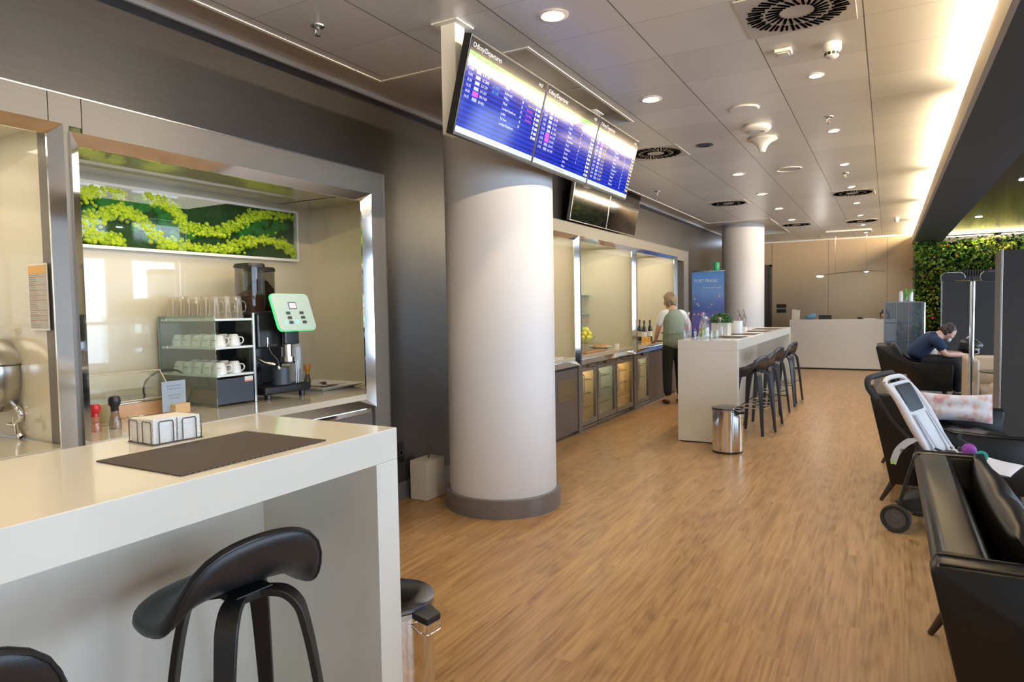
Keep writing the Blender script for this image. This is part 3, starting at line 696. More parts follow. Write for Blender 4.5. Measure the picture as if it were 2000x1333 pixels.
for i in range(3):
    y0 = 2.841+SW*i
    org = Vector((-1.925, y0, 2.335))
    Mx = Matrix(((0, UP.x, UN.x, org.x), (1, UP.y, UN.y, org.y), (0, UP.z, UN.z, org.z), (0, 0, 0, 1)))
    t = thing('flight_screen', 'wide flight departures screen hung near the column, %s of the three' % pos[i], 'screen', (0, 0, 0), 0, 'departure screens'); t.matrix_world = Mx
    b = nb(); box(b, (.003, 0, -.045), (SW-.003, SH, 0), .003); obj('housing', b, M_black, t)
    b = nb(); box(b, (.012, .016, .0), (SW-.012, SH-.012, .0012)); disp = obj('display', b, M_scr, t, smooth=False)
    def plate(nm, x0, x1, a, c, m, z=.0022): 
        b = nb(); box(b, (x0, a, .0012), (x1, c, z)); obj(nm, b, m, disp, smooth=False)
    plate('footer_bar', .012, SW-.012, .016, .046, M_foot); plate('header_bar', .012, SW-.012, SH-.075, SH-.012, M_hdr); plate('column_header', .012, SW-.012, SH-.105, SH-.075, M_grn)
    tim, fl, dest, gate, stt = rows[i]
    def T(nm, lines, size, x, y, m, gap=1.0, z=.0026, sx=1.0):
        b = nb(); add_text(b, lines, size, Matrix.Translation((x, y, z)), gap=gap, sx=sx); obj(nm, b, m, disp, smooth=False)
    T('title', ['Odloty/Departures'], .036, .03, SH-.055, M_tw)
    T('clock', ['14:37'], .026, SW-.11, SH-.05, M_tw); T('column_titles', ['Time  Flight  Destination  Gate  Remarks'], .018, .03, SH-.097, M_black)
    lg = .0272 if i < 2 else .0262; sz = .020; yt = SH-.135
    T('time_column', tim, sz, .03, yt, M_tw, gap=lg/sz)
    T('flight_column', fl, sz, .165, yt, M_ty if i == 2 else M_tw, gap=lg/sz)
    T('gate_column', gate, sz, .60 if i < 2 else .62, yt-(lg if i == 0 else 0), M_tw, gap=lg/sz)
    T('destination_column', dest, sz*1.05, .40, yt, M_tw, gap=lg/sz/1.05)
    T('ticker', ['Informacja / Information'], .016, .30, .026, M_tr)
    if stt: 
        T('remark_column', stt[:2], sz, .67, yt-lg*1, M_ty, gap=lg/sz); T('boarding_column', stt[2:], sz, .67, yt-lg*3, M_tm, gap=lg/sz)
    if i == 0: T('codeshare_column', ['LO 6751', 'BG 1205'], sz, .27, yt-lg*2, M_tc, gap=lg/sz)
    b = nb()
    for k in range(len(tim)): box(b, (.105, yt-k*lg-.002, .0012), (.148, yt-k*lg+.015, .0022))
    obj('airline_logo', b, mat('logo_blue', (.01, .01, .01), .2, emit=(.25, .35, .9), es=.7), disp, smooth=False)
    b = nb(); kk = {0: [5], 1: [6, 7], 2: [1, 2]}[i]
    for k in kk: box(b, (.100, yt-k*lg-.005, .0013), (.152, yt-k*lg+.019, .0028))
    obj('highlight', b, M_tm, disp, smooth=False)
    b = nb()
    for k in range(len(dest)): box(b, (SW-.075, yt-k*lg, .0012), (SW-.063, yt-k*lg+.017, .0022)); box(b, (SW-.05, yt-k*lg, .0012), (SW-.02, yt-k*lg+.014, .0020))
    obj('check_in_marks', b, M_tw if i != 2 else M_ty, disp, smooth=False)
for y, lb in ((2.95, 'near'), (4.79, 'far')):
    t = thing('ceiling_post', '%s white ceiling post that the flight screens hang from' % lb, 'post', (-1.985, y, 2.3), 0, 'white posts of the flight screens')
    b = nb(); box(b, (-.045, -.045, .06), (.045, .045, .618), .003); obj('post', b, M_white, t)
    b = nb(); box(b, (-.08, -.08, .612), (.08, .08, .62), .002); obj('ceiling_plate', b, M_white, t)
# dark screens tilted off the left wall
WU = Vector((.10, 0, .56)).normalized(); WN = Vector((0, 1, 0)).cross(WU)
for i, y0 in enumerate((6.86, 7.96)):
    org = Vector((-3.10, y0, 2.42)); Mx = Matrix(((0, WU.x, WN.x, org.x), (1, 0, 0, org.y), (0, WU.z, WN.z, org.z), (0, 0, 0, 1)))
    t = thing('wall_screen', ['switched off black screen, left one above the far buffet', 'switched off black screen, right one above the far buffet'][i], 'screen', (0, 0, 0), 0, 'dark wall screens'); t.matrix_world = Mx
    b = nb(); box(b, (0, 0, -.04), (1.09, .565, 0), .003); obj('housing', b, M_steel, t)
    b = nb(); box(b, (.012, .012, 0), (1.078, .553, .002)); obj('display', b, M_blackgl, t, smooth=False)
    b = nb(); box(b, (.4, .2, -.10), (.7, .4, -.04)); obj('wall_bracket', b, M_black, t, smooth=False)

# ================================================================== CEILING FITTINGS
M_cool = mat('cool_led', (1, 1, 1), .5, emit=(.85, .95, 1), es=22); M_warm = mat('warm_bulb', (1, 1, 1), .5, emit=(1, .82, .55), es=16)
def downlight(x, y, warm, label, on=True, e=42):
    t = thing('downlight', label, 'ceiling light', (x, y, ZC), 0, 'recessed downlights')
    b = nb(); k_ = DLS(warm); lathe(b, [(.075*k_, -.001), (.078*k_, -.004), (.060*k_, -.007), (.052*k_, -.001)], n=32); obj('trim_ring', b, M_white if on else M_black, t)
    b = nb(); lathe(b, [(0, -.0012), (.053*k_, -.0012)], n=32); obj('lamp', b, (M_warm if warm else M_cool) if on else M_blackgl, t)
    if on: light('SPOT', 'downlight_beam', (x, y, ZC-.03), (0, 0, 0), e, (1, .80, .56) if warm else (.92, .95, 1), .05, angle=2.2)
DLS = lambda warm: 1.0 if warm else .66
od = ['first', 'second', 'third', 'fourth', 'fifth', 'sixth', 'seventh', 'eighth']
for k in range(7):
    downlight(-1.485, 3.11+1.6*k, True, 'round ceiling downlight in the warm row over the screens, %s from the camera' % od[k], k != 2)
for k in range(8):
    downlight(-.42, 4.8+1.6*k, False, 'cool white downlight in the row over the open floor, %s from the camera' % od[k])
# rows continuing behind the camera, outside the picture
for y in (1.51, -.1, -1.7): light('SPOT', 'downlight_beam', (-1.485, y, ZC-.03), (0, 0, 0), 38, (1, .80, .56), .05, angle=2.2)
M_vent = mat('vent_plate', (.50, .47, .44), .35)
def swirl(x, y, label):
    t = thing('swirl_diffuser', label, 'air vent', (x, y, ZC), 0, 'swirl ceiling diffusers')
    b = nb(); box(b, (-.262, -.262, -.006), (.262, .262, 0), .001, 1); obj('plate', b, M_vent, t, smooth=False)
    b = nb(); n = 24
    for k in range(n):
        for r0, r1, da in ((.080, .150, 0), (.160, .242, .0)):
            a = 2*PI*k/n
            M_ = Matrix.Translation((0, 0, 0)) @ Matrix.Rotation(a, 4, 'Z') @ Matrix.Translation((r0, .02, 0)) @ Matrix.Rotation(-.28, 4, 'Z')
            if r0 > .155: M_ = Matrix.Rotation(a+da, 4, 'Z') @ Matrix.Translation((r0, .0, 0)) @ Matrix.Rotation(-.28, 4, 'Z')
            box(b, (0, -.0065, -.009), (r1-r0, .0065, -.0055), mtx=M_)
            if r0 > .155:
                M2 = Matrix.Rotation(a+PI/n, 4, 'Z') @ Matrix.Translation((r0+.012, 0, 0)) @ Matrix.Rotation(-.28, 4, 'Z')
                box(b, (0, -.006, -.009), (r1-r0-.02, .006, -.0055), mtx=M2)
    obj('slot_ring', b, mat('vent_dark', (.002, .002, .002), 1.0, spec=0), t, smooth=False)
for (x, y), nm in zip(((-.413, 3.7), (-1.96, 6.36), (-2.03, 10.07), (-.426, 10.12), (-.43, 13.7), (-2.03, 13.55)),
    ('nearest, at the top edge of the photo', 'left row, just right of the flight screens', 'left row, in front of the far column', 'middle row, over the far seats', 'middle row, farthest over the reception', 'left row, beside the far column')):
    if nm.startswith('left row, beside'): x = -1.5
    swirl(x, y, 'square ceiling vent with black swirl slots, '+nm)
# smoke detectors, sensors, access points
def smoke(x, y, z, label, r=.05):
    t = thing('smoke_detector', label, 'smoke detector', (x, y, z))
    b = nb(); lathe(b, [(0, 0), (r, 0), (r, -.035), (r*.92, -.042)], n=32); lathe(b, [(r*.92, -.042), (r*.78, -.05), (r*.72, -.072), (r*.5, -.08), (0, -.082)], n=32); obj('body', b, M_white, t)
    b = nb()
    for k in range(10):
        a = 2*PI*k/10; box(b, (r*.70, -.008, -.068), (r*.79, .008, -.053), mtx=Matrix.Rotation(a, 4, 'Z'))
    obj('grille', b, M_black, t, smooth=False)
smoke(-.291, 4.272, ZC, 'white smoke detector beside the nearest swirl vent')
smoke(.12, 13.55, ZC, 'small white detector near the light cove far away', .04)
b = nb(); box(b, (-.045, -.045, -.022), (.045, .045, 0), .005); box(b, (-.03, -.03, -.027), (.03, .03, -.022), .003); tag(obj('motion_sensor', b, M_white, loc=(-.543, 4.23, ZC)), 'small square white motion sensor left of the smoke detector', 'sensor')
b = nb(); lathe(b, [(0, 0), (.105, 0), (.11, -.004), (.10, -.012), (.0, -.013)], n=40); tag(obj('round_panel', b, M_white, loc=(-.955, 5.30, ZC)), 'flat round beige ceiling panel nearest of the discs', 'ceiling panel')
t = thing('ceiling_speaker', 'white puck shaped speaker behind the flat round panel', 'speaker', (-.96, 5.87, ZC))
b = nb(); lathe(b, [(0, 0), (.10, 0), (.115, -.015), (.115, -.03), (.10, -.045), (.06, -.05), (0, -.05)], n=40); o_ = obj('body', b, M_white, t)
b = nb(); lathe(b, [(.066, -.0508), (.07, -.049), (.07, -.051), (.062, -.052)], n=32); obj('ring', b, M_vent, t)
t = thing('ceiling_antenna', 'white mushroom shaped antenna hanging from the ceiling', 'antenna', (-.985, 6.33, ZC))
b = nb(); lathe(b, [(.125, -.012), (.128, -.018), (.085, -.035), (.05, -.065), (.032, -.10), (.026, -.125), (0, -.128)], n=40); obj('cone', b, M_white, t)
b = nb(); lathe(b, [(0, 0), (.12, 0), (.125, -.012), (0, -.013)], n=40); obj('base_disc', b, M_vent, t)
t = thing('access_panel', 'round closed ceiling hatch with raised rim beyond the antenna', 'ceiling panel', (-.956, 7.93, ZC))
b = nb(); lathe(b, [(.13, 0), (.135, -.008), (.12, -.008), (.118, 0)], n=40); obj('rim', b, M_white, t); b = nb(); lathe(b, [(0, -.002), (.12, -.002)], n=40); obj('lid', b, M_vent, t)
def sprinkler(p, label):
    t = thing('sprinkler', label, 'sprinkler', (p.x, p.y, ZC), 0, 'fire sprinklers')
    b = nb(); lathe(b, [(0, 0), (.036, 0), (.034, -.006), (.012, -.012), (.012, -.02), (0, -.02)], n=24); obj('rosette', b, M_steel, t)
    b = nb(); tube(b, [(.009, 0, -.018), (.014, 0, -.035), (.004, 0, -.05)], .002, 6); tube(b, [(-.009, 0, -.018), (-.014, 0, -.035), (-.004, 0, -.05)], .002, 6); lathe(b, [(0, -.05), (.014, -.05), (.014, -.052), (0, -.053)], n=16)
    lathe(b, [(0, -.02), (.003, -.021), (.003, -.045), (0, -.048)], n=8); obj('head', b, M_steel, t)
sprinkler(at(620, 50, Z=ZC), 'ceiling sprinkler above the coffee machine, near left'); sprinkler(at(1618, 228, Z=ZC), 'ceiling sprinkler between the first two cool downlights')
sprinkler(at(1651, 338, Z=ZC), 'ceiling sprinkler just beyond the third cool downlight'); sprinkler(at(1284, 374, Z=ZC), 'ceiling sprinkler by the left wall beyond the screens')
sprinkler(at(1600, 466-4, Z=ZC), 'tiny sprinkler close to the far wall')
# white ceiling hatch by the near column
t = thing('ceiling_hatch', 'rectangular white ceiling hatch behind the flight screens', 'ceiling hatch', (-2.06, 3.92, ZT))
b = nb()
for lo, hi in (((-.24, -.50, -.014), (.24, -.48, 0)), ((-.24, .48, -.014), (.24, .50, 0)), ((-.24, -.48, -.014), (-.22, .48, 0)), ((.22, -.48, -.014), (.24, .48, 0))): box(b, lo, hi)
obj('rim', b, M_white, t, smooth=False); b = nb(); box(b, (-.218, -.478, -.007), (.218, .478, 0)); obj('panel', b, M_margin, t, smooth=False)
# air conditioning slot panel far away
b = nb(); box(b, (-1.12, 15.15, ZC-.035), (-.30, 15.45, ZC), .006); tag(obj('air_panel', b, M_white), 'long white rectangular ceiling panel near the reception', 'ceiling panel')
xs = thing('exit_sign', 'small green exit sign on the left wall by the far column', 'sign', tuple(at(1403, 528, X=XL+.05)))
b = nb(); box(b, (-.04, -.13, 0), (.0, .13, .17), .004); obj('housing', b, mat('sign_green', (.01, .22, .09), .4, emit=(.02, .5, .2), es=.35), xs)
b = nb(); add_text(b, ['EXIT'], .10, Matrix.Translation((.001, -.115, .05)) @ Matrix(((0, 0, 1, 0), (1, 0, 0, 0), (0, 1, 0, 0), (0, 0, 0, 1)))); obj('lettering', b, M_white, xs, smooth=False)
# spots under the lounge ceiling
t = thing('lounge_spotlight', 'black ceiling spotlight over the lounge near the plant wall', 'spotlight', (1.88, 16.3, 2.78))
b = nb(); lathe(b, [(0, 0), (.06, 0), (.06, -.03), (.03, -.04), (.03, -.07), (0, -.07)], n=20); obj('base', b, M_black, t)
b = nb(); ball(b, (0, 0, -.12), .085, (1, 1, 1), 2); obj('head', b, M_black, t)
for x, y, nm in ((1.30, 9.3, 'over the near partition'), (1.25, 13.0, 'farther in'), (2.2, 6.0, 'right of the picture'), (2.6, 11.0, 'over the seats')):
    t = thing('lounge_downlight', 'tiny white downlight in the copper lounge ceiling, '+nm, 'ceiling light', (x, y, 2.78), 0, 'lounge downlights')
    b = nb(); lathe(b, [(0, -.001), (.035, -.001), (.045, -.004), (.045, 0)], n=24); obj('lamp', b, M_cool, t)
    light('SPOT', 'lounge_beam', (x, y, 2.75), (0, 0, 0), 20, (1, .93, .85), .04, angle=2.2)

# ================================================================== ON THE NEAR WORKTOP
WT = .8855
# ---- cup display shelf
sh = thing('cup_shelf', 'glass sided cup display shelf left of the coffee machine', 'display shelf', (-3.465, 2.575, WT)); SD, SWD = .54, .29
b = nb(); box(b, (-SD, 0, .004), (0, .006, .545), .001, 1); sg = obj('left_glass', b, M_glassG, sh, smooth=False)
b = nb(); box(b, (-SD, -.0005, .545), (0, .0065, .548)); box(b, (-SD-.006, 0, .22), (-SD, .006, .545)); obj('glass_edge', b, M_edge, sg, smooth=False)
b = nb(); box(b, (-SD, SWD-.006, .004), (-.012, SWD, .545), .001, 1); obj('right_glass', b, M_smoke, sh, smooth=False)
b = nb(); box(b, (-.014, SWD-.016, .0), (0, SWD, .56), .002); obj('front_post', b, M_steel, sh)
b = nb(); box(b, (-SD, .006, .004), (-SD+.006, SWD-.006, .545)); obj('back_panel', b, mat('slate_panel', (.06, .07, .085), .3), sh, smooth=False)
for z in (.178, .345, .515):
    b = nb(); box(b, (-SD+.008, .008, z), (-.004, SWD-.016, z+.014), .003); obj('shelf', b, mat('white_shelf', (.78, .84, .84), .2), sh)
b = nb(); box(b, (-.02, .010, .012), (-.008, SWD-.018, .165), .002); fp = obj('front_panel', b, mat('navy_panel', (.035, .045, .06), .4), sh)
b = nb(); box(b, (-.0085, SWD-.085, .135), (-.0065, SWD-.025, .168)); obj('white_sticker', b, M_white, fp, smooth=False)
b = nb(); box(b, (-.0070, SWD-.085, .135), (-.0060, SWD-.025, .144)); obj('orange_stripe', b, mat('orange_label', (.85, .25, .06), .5), fp, smooth=False)
for z in (.03, .19, .355, .525):
    for x in (-.05, -.45): b = nb(); lathe(b, [(0, -.004), (.006, -.004), (.006, 0), (0, 0)], (x, 0, z), 10, 'y'); obj('glass_clip', b, M_chrome, sh)
b = nb(); box(b, (-.5, .05, .008), (-.06, .22, .09), .003); obj('inner_box', b, mat('brown_wood', (.25, .14, .07), .5), sh)
M_mug = glass('mug_glass', (.95, .93, .88), 1.5, .10, (.85, .80, .70))
def cup_mesh(r=.043, h=.072):
    b = nb(); lathe(b, [(0, 0), (r*.55, 0), (r*.62, .003), (r*.70, .008), (r*.92, h*.5), (r, h), (r*.95, h), (r*.86, h*.5), (r*.55, .012), (0, .010)], n=24)
    b.transform(Matrix.Translation((0, 0, h)) @ Matrix.Rotation(PI, 4, 'X')); return b
def make_cup(label):
    t = thing('coffee_cup', label, 'cup', (0, 0, 0), 0, 'upturned white cups in the glass shelf')
    obj('bowl', cup_mesh(), M_porc, t, ang=60)
    b = nb(); tube(b, [(.033, 0, .052), (.058, 0, .053), (.069, 0, .035), (.058, 0, .016), (.040, 0, .014)], .004, 8, k=3); obj('handle', b, M_porc, t)
    b = nb(); 
    for k in range(7): box(b, (-.014+k*.004, -.0425, .038), (-.0115+k*.004, -.0405, .041))
    obj('dark_lettering', b, mat('grey_print', (.08, .08, .09), .5), t, smooth=False)
    return t
c0 = None
for s_, (z, nm) in enumerate(((.1925, 'lower'), (.3595, 'upper'))):
    for col_, y in enumerate((.070, .190)):
        for k in range(5):
            x = -.062-k*.094 - (.02 if col_ == 1 else 0)
            lb = 'upturned white cup, %s shelf, %s row from the left, %s from the front' % (nm, ['first', 'second', 'third'][col_], od[k])
            if c0 is None: c0 = make_cup(lb); cu = c0
            else: cu = dup(c0, (0, 0, 0), label=lb)
            cu.location = (-3.465+x, 2.575+y, WT+z); cu.rotation_euler = (0, 0, math.radians(random.choice((20, 35, 50, 28))))
def mug():
    Zs = Matrix.Diagonal((1.05, 1.05, 1.25, 1))
    t = thing('glass_mug', 'x', 'glass', (0, 0, 0), 0, 'upturned latte glasses on top of the cup shelf')
    b = nb(); lathe(b, [(.036, 0), (.030, .06), (.026, .105), (.024, .110), (0, .111)], n=20); lathe(b, [(.033, 0), (.027, .06), (.023, .098), (0, .099)], n=20); lathe(b, [(.036, 0), (.033, 0)], n=20); b.transform(Zs); obj('glass', b, M_mug, t)
    b = nb(); tube(b, [(.027, 0, .085), (.045, 0, .080), (.052, 0, .060), (.048, 0, .038), (.032, 0, .030)], .003, 8, k=3); b.transform(Zs); obj('handle', b, M_mug, t)
    return t
m0 = None
for col_, y in enumerate((.045, .125, .205)):
    for k in range(6):
        lb = 'upturned glass mug on the cup shelf, %s row from left, %s from front' % (['first', 'second', 'third'][col_], od[k])
        if m0 is None: m0 = mug(); m0['label'] = lb; mm = m0
        else: mm = dup(m0, (0, 0, 0), label=lb)
        mm.location = (-3.465-.055-k*.080, 2.575+y, WT+.5295); mm.rotation_euler = (0, 0, math.radians(30 if k == 0 else random.uniform(0, 90)))
# ---- coffee machine
cm = thing('coffee_machine', 'black coffee machine with two bean hoppers and pale green control panel', 'coffee machine', (-3.43, 2.90, WT))
b = nb(); box(b, (-.42, .0, .032), (0, .385, .085), .012, 3); base = obj('drip_base', b, M_black, cm)
b = nb(); box(b, (-.20, .10, .0855), (-.02, .36, .089)); obj('drip_grid', b, M_blackgl, base, smooth=False)
b = nb()
for x in (-.04, -.38):
    for y in (.05, .335): cyl(b, (x, y, 0), .02, .034, 16)
obj('feet', b, M_black, base)
M_body = mat('machine_black', (.018, .018, .02), .3, coat=.3)
b = nb(); box(b, (-.44, .0, .085), (-.20, .32, .56), .01, 3); body = obj('rear_body', b, M_body, cm)
b = nb(); box(b, (-.22, .0, .33), (-.055, .27, .56), .015, 3); box(b, (-.22, 0, .085), (-.14, .10, .35), .008); obj('front_block', b, M_body, cm)
b = nb(); lathe(b, [(0, 0), (.03, 0), (.033, .004), (.026, .005), (0, .005)], (-.139, .05, .20), 24, 'x'); obj('side_knob', b, M_blackgl, cm)
# hoppers
for i, (x, y, sx, sy, h, lb) in enumerate(((-.155, .035, .088, .062, .285, 'cocoa'), (-.30, .235, .085, .075, .275, 'beans'))):
    b = nb(); lathe(b, [(.9, 0), (1.0, .05), (1.0, h)], (x, y, .565), 4*10, sx=sx, sy=sy)
    # square the section a little
    for v in b.verts:
        dx, dy = (v.co.x-x)/sx, (v.co.y-y)/sy; r_ = max(1e-6, math.hypot(dx, dy)); q = (abs(dx/r_)**5+abs(dy/r_)**5)**(-1/5)
        v.co.x = x+dx*q*sx; v.co.y = y+dy*q*sy
    hp = obj('hopper', b, M_smoke, cm)
    b = nb(); lathe(b, [(0, 0), (.96, 0), (.97, .05), (.97, .10 if i == 0 else .15), (.5, .13 if i == 0 else .21), (0, .14 if i == 0 else .17)], (x, y, .57), 40, sx=sx*.95, sy=sy*.95)
    for v in b.verts:
        dx, dy = (v.co.x-x)/sx, (v.co.y-y)/sy; r_ = math.hypot(dx, dy)
        if r_ > 1e-5: q = (abs(dx/r_)**5+abs(dy/r_)**5)**(-1/5); v.co.x = x+dx*q*sx; v.co.y = y+dy*q*sy
    obj('powder' if i == 0 else 'coffee_beans', b, mat('cocoa_powder', (.13, .065, .035), .9) if i == 0 else mat('bean_brown', (.03, .017, .01), .6, noise=(90, .5, .8, (1, 1, 1))), hp)
    b = nb(); lathe(b, [(0, 0), (1.06, 0), (1.06, .016), (.95, .028), (0, .030)], (x, y, .565+h), 40, sx=sx, sy=sy)
    for v in b.verts:
        dx, dy = (v.co.x-x)/sx, (v.co.y-y)/sy; r_ = math.hypot(dx, dy)
        if r_ > 1e-5: q = (abs(dx/r_)**5+abs(dy/r_)**5)**(-1/5); v.co.x = x+dx*q*sx; v.co.y = y+dy*q*sy
    obj('hopper_lid', b, M_black, hp)
b = nb(); box(b, (-.40, -.04, .548), (-.05, .33, .568), .006); obj('hopper_base', b, M_black, cm)
# control panel: rounded square, tilted back
pn = bmesh.new(); pts = []
for cx, cz, a0 in ((.145, .115, 0), (-.145, .115, 90), (-.145, -.115, 180), (.145, -.115, 270)):
    for k in range(7):
        a = math.radians(a0+k*15); pts.append((cx+(.04*math.cos(a)) - (.0), cz+.04*math.sin(a)))
pts = [(p[0]*.93+(-p[1])*.07, p[1]*.86) for p in pts]
prism(pn, pts, -.012, .012, 'x', .004); PM = Matrix.Translation((.045, .205, .560)) @ Matrix.Diagonal((1, .90, .92, 1)) @ Matrix.Rotation(math.radians(-14), 4, 'Y')
pn.transform(PM)
M_panel = mat('pale_green_panel', (.62, .76, .66), .22, coat=.6)
pan = obj('control_panel', pn, M_panel, cm)
b = nb(); prism(b, [(p[0]*1.018, p[1]*1.02) for p in pts], -.010, .003, 'x'); b.transform(PM); obj('green_glow_edge', b, mat('green_edge_light', (.1, .8, .3), .4, emit=(.05, 1, .25), es=.5), pan)
b = nb(); box(b, (.0125, -.045, .02), (.0140, .030, .072), .001, 1); b.transform(PM); scn = obj('small_screen', b, mat('panel_screen_frame', (.2, .2, .25), .3), pan)
b = nb(); box(b, (.0142, -.037, .027), (.0150, .022, .065)); b.transform(PM); obj('screen_face', b, mat('pink_screen', (.7, .6, .65), .3, emit=(.9, .75, .85), es=.25), scn, smooth=False)
b = nb()
for r_ in range(3):
    for c_ in (0, 1):
        y0 = (-.062, .062)[c_]+r_*.006; box(b, (.0125, y0-.018, -.018-r_*.034), (.0145, y0+.018, .002-r_*.034), .003)
b.transform(PM); obj('push_buttons', b, mat('button_grey', (.08, .09, .09), .3), pan)
b = nb()
for (yy, zz, rr_) in ((-.095, -.075, .010), (.005, -.072, .013)): lathe(b, [(0, .0016), (rr_, .0014), (rr_, 0)], (.0125, yy, zz), 16, 'x')
b.transform(PM); obj('green_lamps', b, mat('green_lamp', (.1, .9, .4), .4, emit=(.1, 1, .45), es=1.6), pan)
b = nb(); box(b, (-.01, .15, .35), (.025, .27, .50), .01); obj('panel_neck', b, M_body, cm)
b = nb(); cyl(b, (-.02, .205, .27), .032, .14, 24); cyl(b, (-.02, .205, .235), .045, .035, 24); obj('brew_spout', b, M_chrome, cm)
b = nb(); cyl(b, (-.02, .205, .225), .05, .012, 24); obj('spout_collar', b, M_black, cm)
b = nb(); cyl(b, (-.045, .165, .0885), .058, .115, 28); obj('knock_cup', b, mat('dark_blue_cup', (.05, .065, .085), .35), cm)
b = nb(); tube(b, [(-.05, .07, .36), (-.03, .08, .30), (-.015, .10, .27), (-.01, .115, .24), (-.01, .12, .20)], .0055, 8, k=3); sw = obj('steam_wand', b, M_black, cm)
b = nb(); ball(b, (-.01, .12, .20), .014, (1, 1, 1.3)); tube(b, [(-.05, .07, .40), (-.05, .07, .34)], .006); obj('wand_tip', b, M_chrome, sw)
b = nb(); tube(b, [(-.12, .02, .28), (-.06, .05, .24), (-.02, .10, .225)], .010, 8); obj('wand_handle', b, M_steel, cm)
b = nb(); lathe(b, [(0, 0), (.040, 0), (.046, .006), (.046, .22), (.038, .26), (.020, .272), (0, .274)], (.0-.045, .305, .089), 28, sx=.9); obj('milk_container', b, glass('frosted_clear', (.82, .86, .88), 1, .18, (.75, .8, .85)), cm)
b = nb(); tube(b, [(-.0, .255, .09), (-.0, .255, .24)], .003, 6); tube(b, [(-.0, .27, .09), (-.0, .27, .24)], .003, 6); obj('milk_tubes', b, M_steel, cm)
# ---- things right of the machine
tr = thing('serving_tray', 'white angular tray of small packets right of the coffee machine', 'tray', (-3.62, 3.60, WT), 0)
b = nb(); t_ = bmesh.new(); lo = [(-.20, -.17), (.15, -.17), (.15, .14), (-.20, .14)]; hi = [(-.27, -.22), (.20, -.22), (.235, .20), (-.27, .20)]
A = [t_.verts.new((x, y, 0)) for x, y in lo]; B = [t_.verts.new((x, y, .028)) for x, y in hi]; C_ = [t_.verts.new((x*.97, y*.97, .030)) for x, y in hi]; D = [t_.verts.new((x*.98, y*.98, .005)) for x, y in lo]
t_.faces.new(A[::-1]); t_.faces.new(D)
for k in range(4):
    l = (k+1) % 4; t_.faces.new((A[k], A[l], B[l], B[k])); t_.faces.new((B[k], B[l], C_[l], C_[k])); t_.faces.new((C_[k], C_[l], D[l], D[k]))
merge(b, t_); obj('dish', b, M_porc, tr, smooth=False)
rr = random.Random(5); cols_ = [mat('packet_dark', (.05, .035, .03), .4), mat('packet_silver', (.6, .6, .6), .3), mat('packet_brown', (.22, .12, .06), .4)]
for k in range(14):
    b = nb(); box(b, (-.028, -.018, 0), (.028, .018, .008), .003); 
    o = obj('sugar_packet', b, cols_[k % 3], loc=(-3.62+rr.uniform(-.16, .10), 3.60+rr.uniform(-.12, .10), WT+.0062+.007*(k//5)), rot=(0, 0, rr.uniform(0, 3)))
    tag(o, '%s packet lying in the white tray' % ['dark', 'silver', 'brown'][k % 3], 'packet', 'packets in the white tray '+str(k % 3))
def mill(name, label, p, h, topm, botm, r=.025):
    t = thing(name, label, 'pepper mill', tuple(p)); s = h/.17
    b = nb(); lathe(b, [(0, 0), (r, 0), (r, .03*s), (r*.7, .075*s), (r*.62, .09*s), (0, .09*s)], n=24); obj('jar', b, botm, t)
    b = nb(); lathe(b, [(0, .09*s), (r*.66, .09*s), (r*.62, .11*s), (r*.95, .125*s), (r*1.0, .148*s), (r*.75, .166*s), (0, .17*s)], n=24); obj('cap', b, topm, t)
    return t
M_wood = mat('orange_wood', (.62, .27, .05), .35)
p = at(601, 746, X=-3.86); mill('pepper_mill', 'glossy orange wooden pepper mill right behind the coffee machine', (p.x, p.y, WT), .165, M_wood, M_smoke)
p = at(590, 746, X=-3.93); mill('pepper_mill', 'second orange wooden mill half hidden by the coffee machine', (p.x, p.y, WT), .16, M_wood, M_smoke)
# ---- left part of the worktop
mill('pepper_mill', 'glass pepper mill with round black knob by the steel frame', (-3.33, 1.895, WT), .165, M_black, glass('jar_glass', (.75, .72, .70), 1.2, .12, (.3, .25, .2)), .028)
mill('salt_mill', 'glass mill with red cap and pink salt beside the steel frame', (-3.34, 1.805, WT), .135, M_red, glass('salt_glass', (.85, .7, .65), 1.2, .25, (.75, .3, .2)), .026)
b = nb(); lathe(b, [(0, 0), (.030, 0), (.033, .06), (.036, .11), (.032, .11), (.028, .012), (0, .01)], n=24); tag(obj('cup_jar', b, glass('amber_cup', (.85, .82, .66), 1, .25, (.7, .68, .5)), loc=(-3.47, 1.93, WT)), 'pale ribbed plastic cup behind the black topped mill', 'cup')
b = nb(); lathe(b, [(0, 0), (.025, 0), (.05, .016), (.056, .018), (.048, .014), (.02, .004), (0, .004)], n=28); tag(obj('small_dish', b, M_chrome, loc=(-3.47, 2.09, WT)), 'small shallow steel dish right of the mills', 'dish')
br = thing('bread_box', 'wooden box with steel top and clear acrylic cover', 'bread box', (-3.60, 1.70, WT))
b = nb(); box(b, (-.34, 0, 0), (0, .72, .075), .004); obj('wooden_base', b, mat('birch_wood', (.62, .38, .20), .4), br)
b = nb(); box(b, (-.335, .005, .0755), (-.005, .715, .082), .002); obj('steel_top', b, M_steel, br)
b = nb(); prism(b, [(-.32, .083), (-.32, .215), (-.14, .235), (-.02, .083)], .02, .70, 'y'); bmesh.ops.delete(b, geom=[f for f in b.faces if abs(f.normal.z+1) < .01], context='FACES')
obj('acrylic_cover', b, M_glass, br, smooth=False)
b = nb(); tube(b, [(-.02, .02, .088), (-.02, .70, .088)], .004, 6); tube(b, [(-.02, .70, .088), (-.14, .70, .236), (-.32, .70, .216)], .003, 6); tube(b, [(-.14, .02, .236), (-.14, .70, .236)], .002, 6); obj('cover_edge', b, mat('pale_wood_edge', (.75, .62, .42), .3), br)
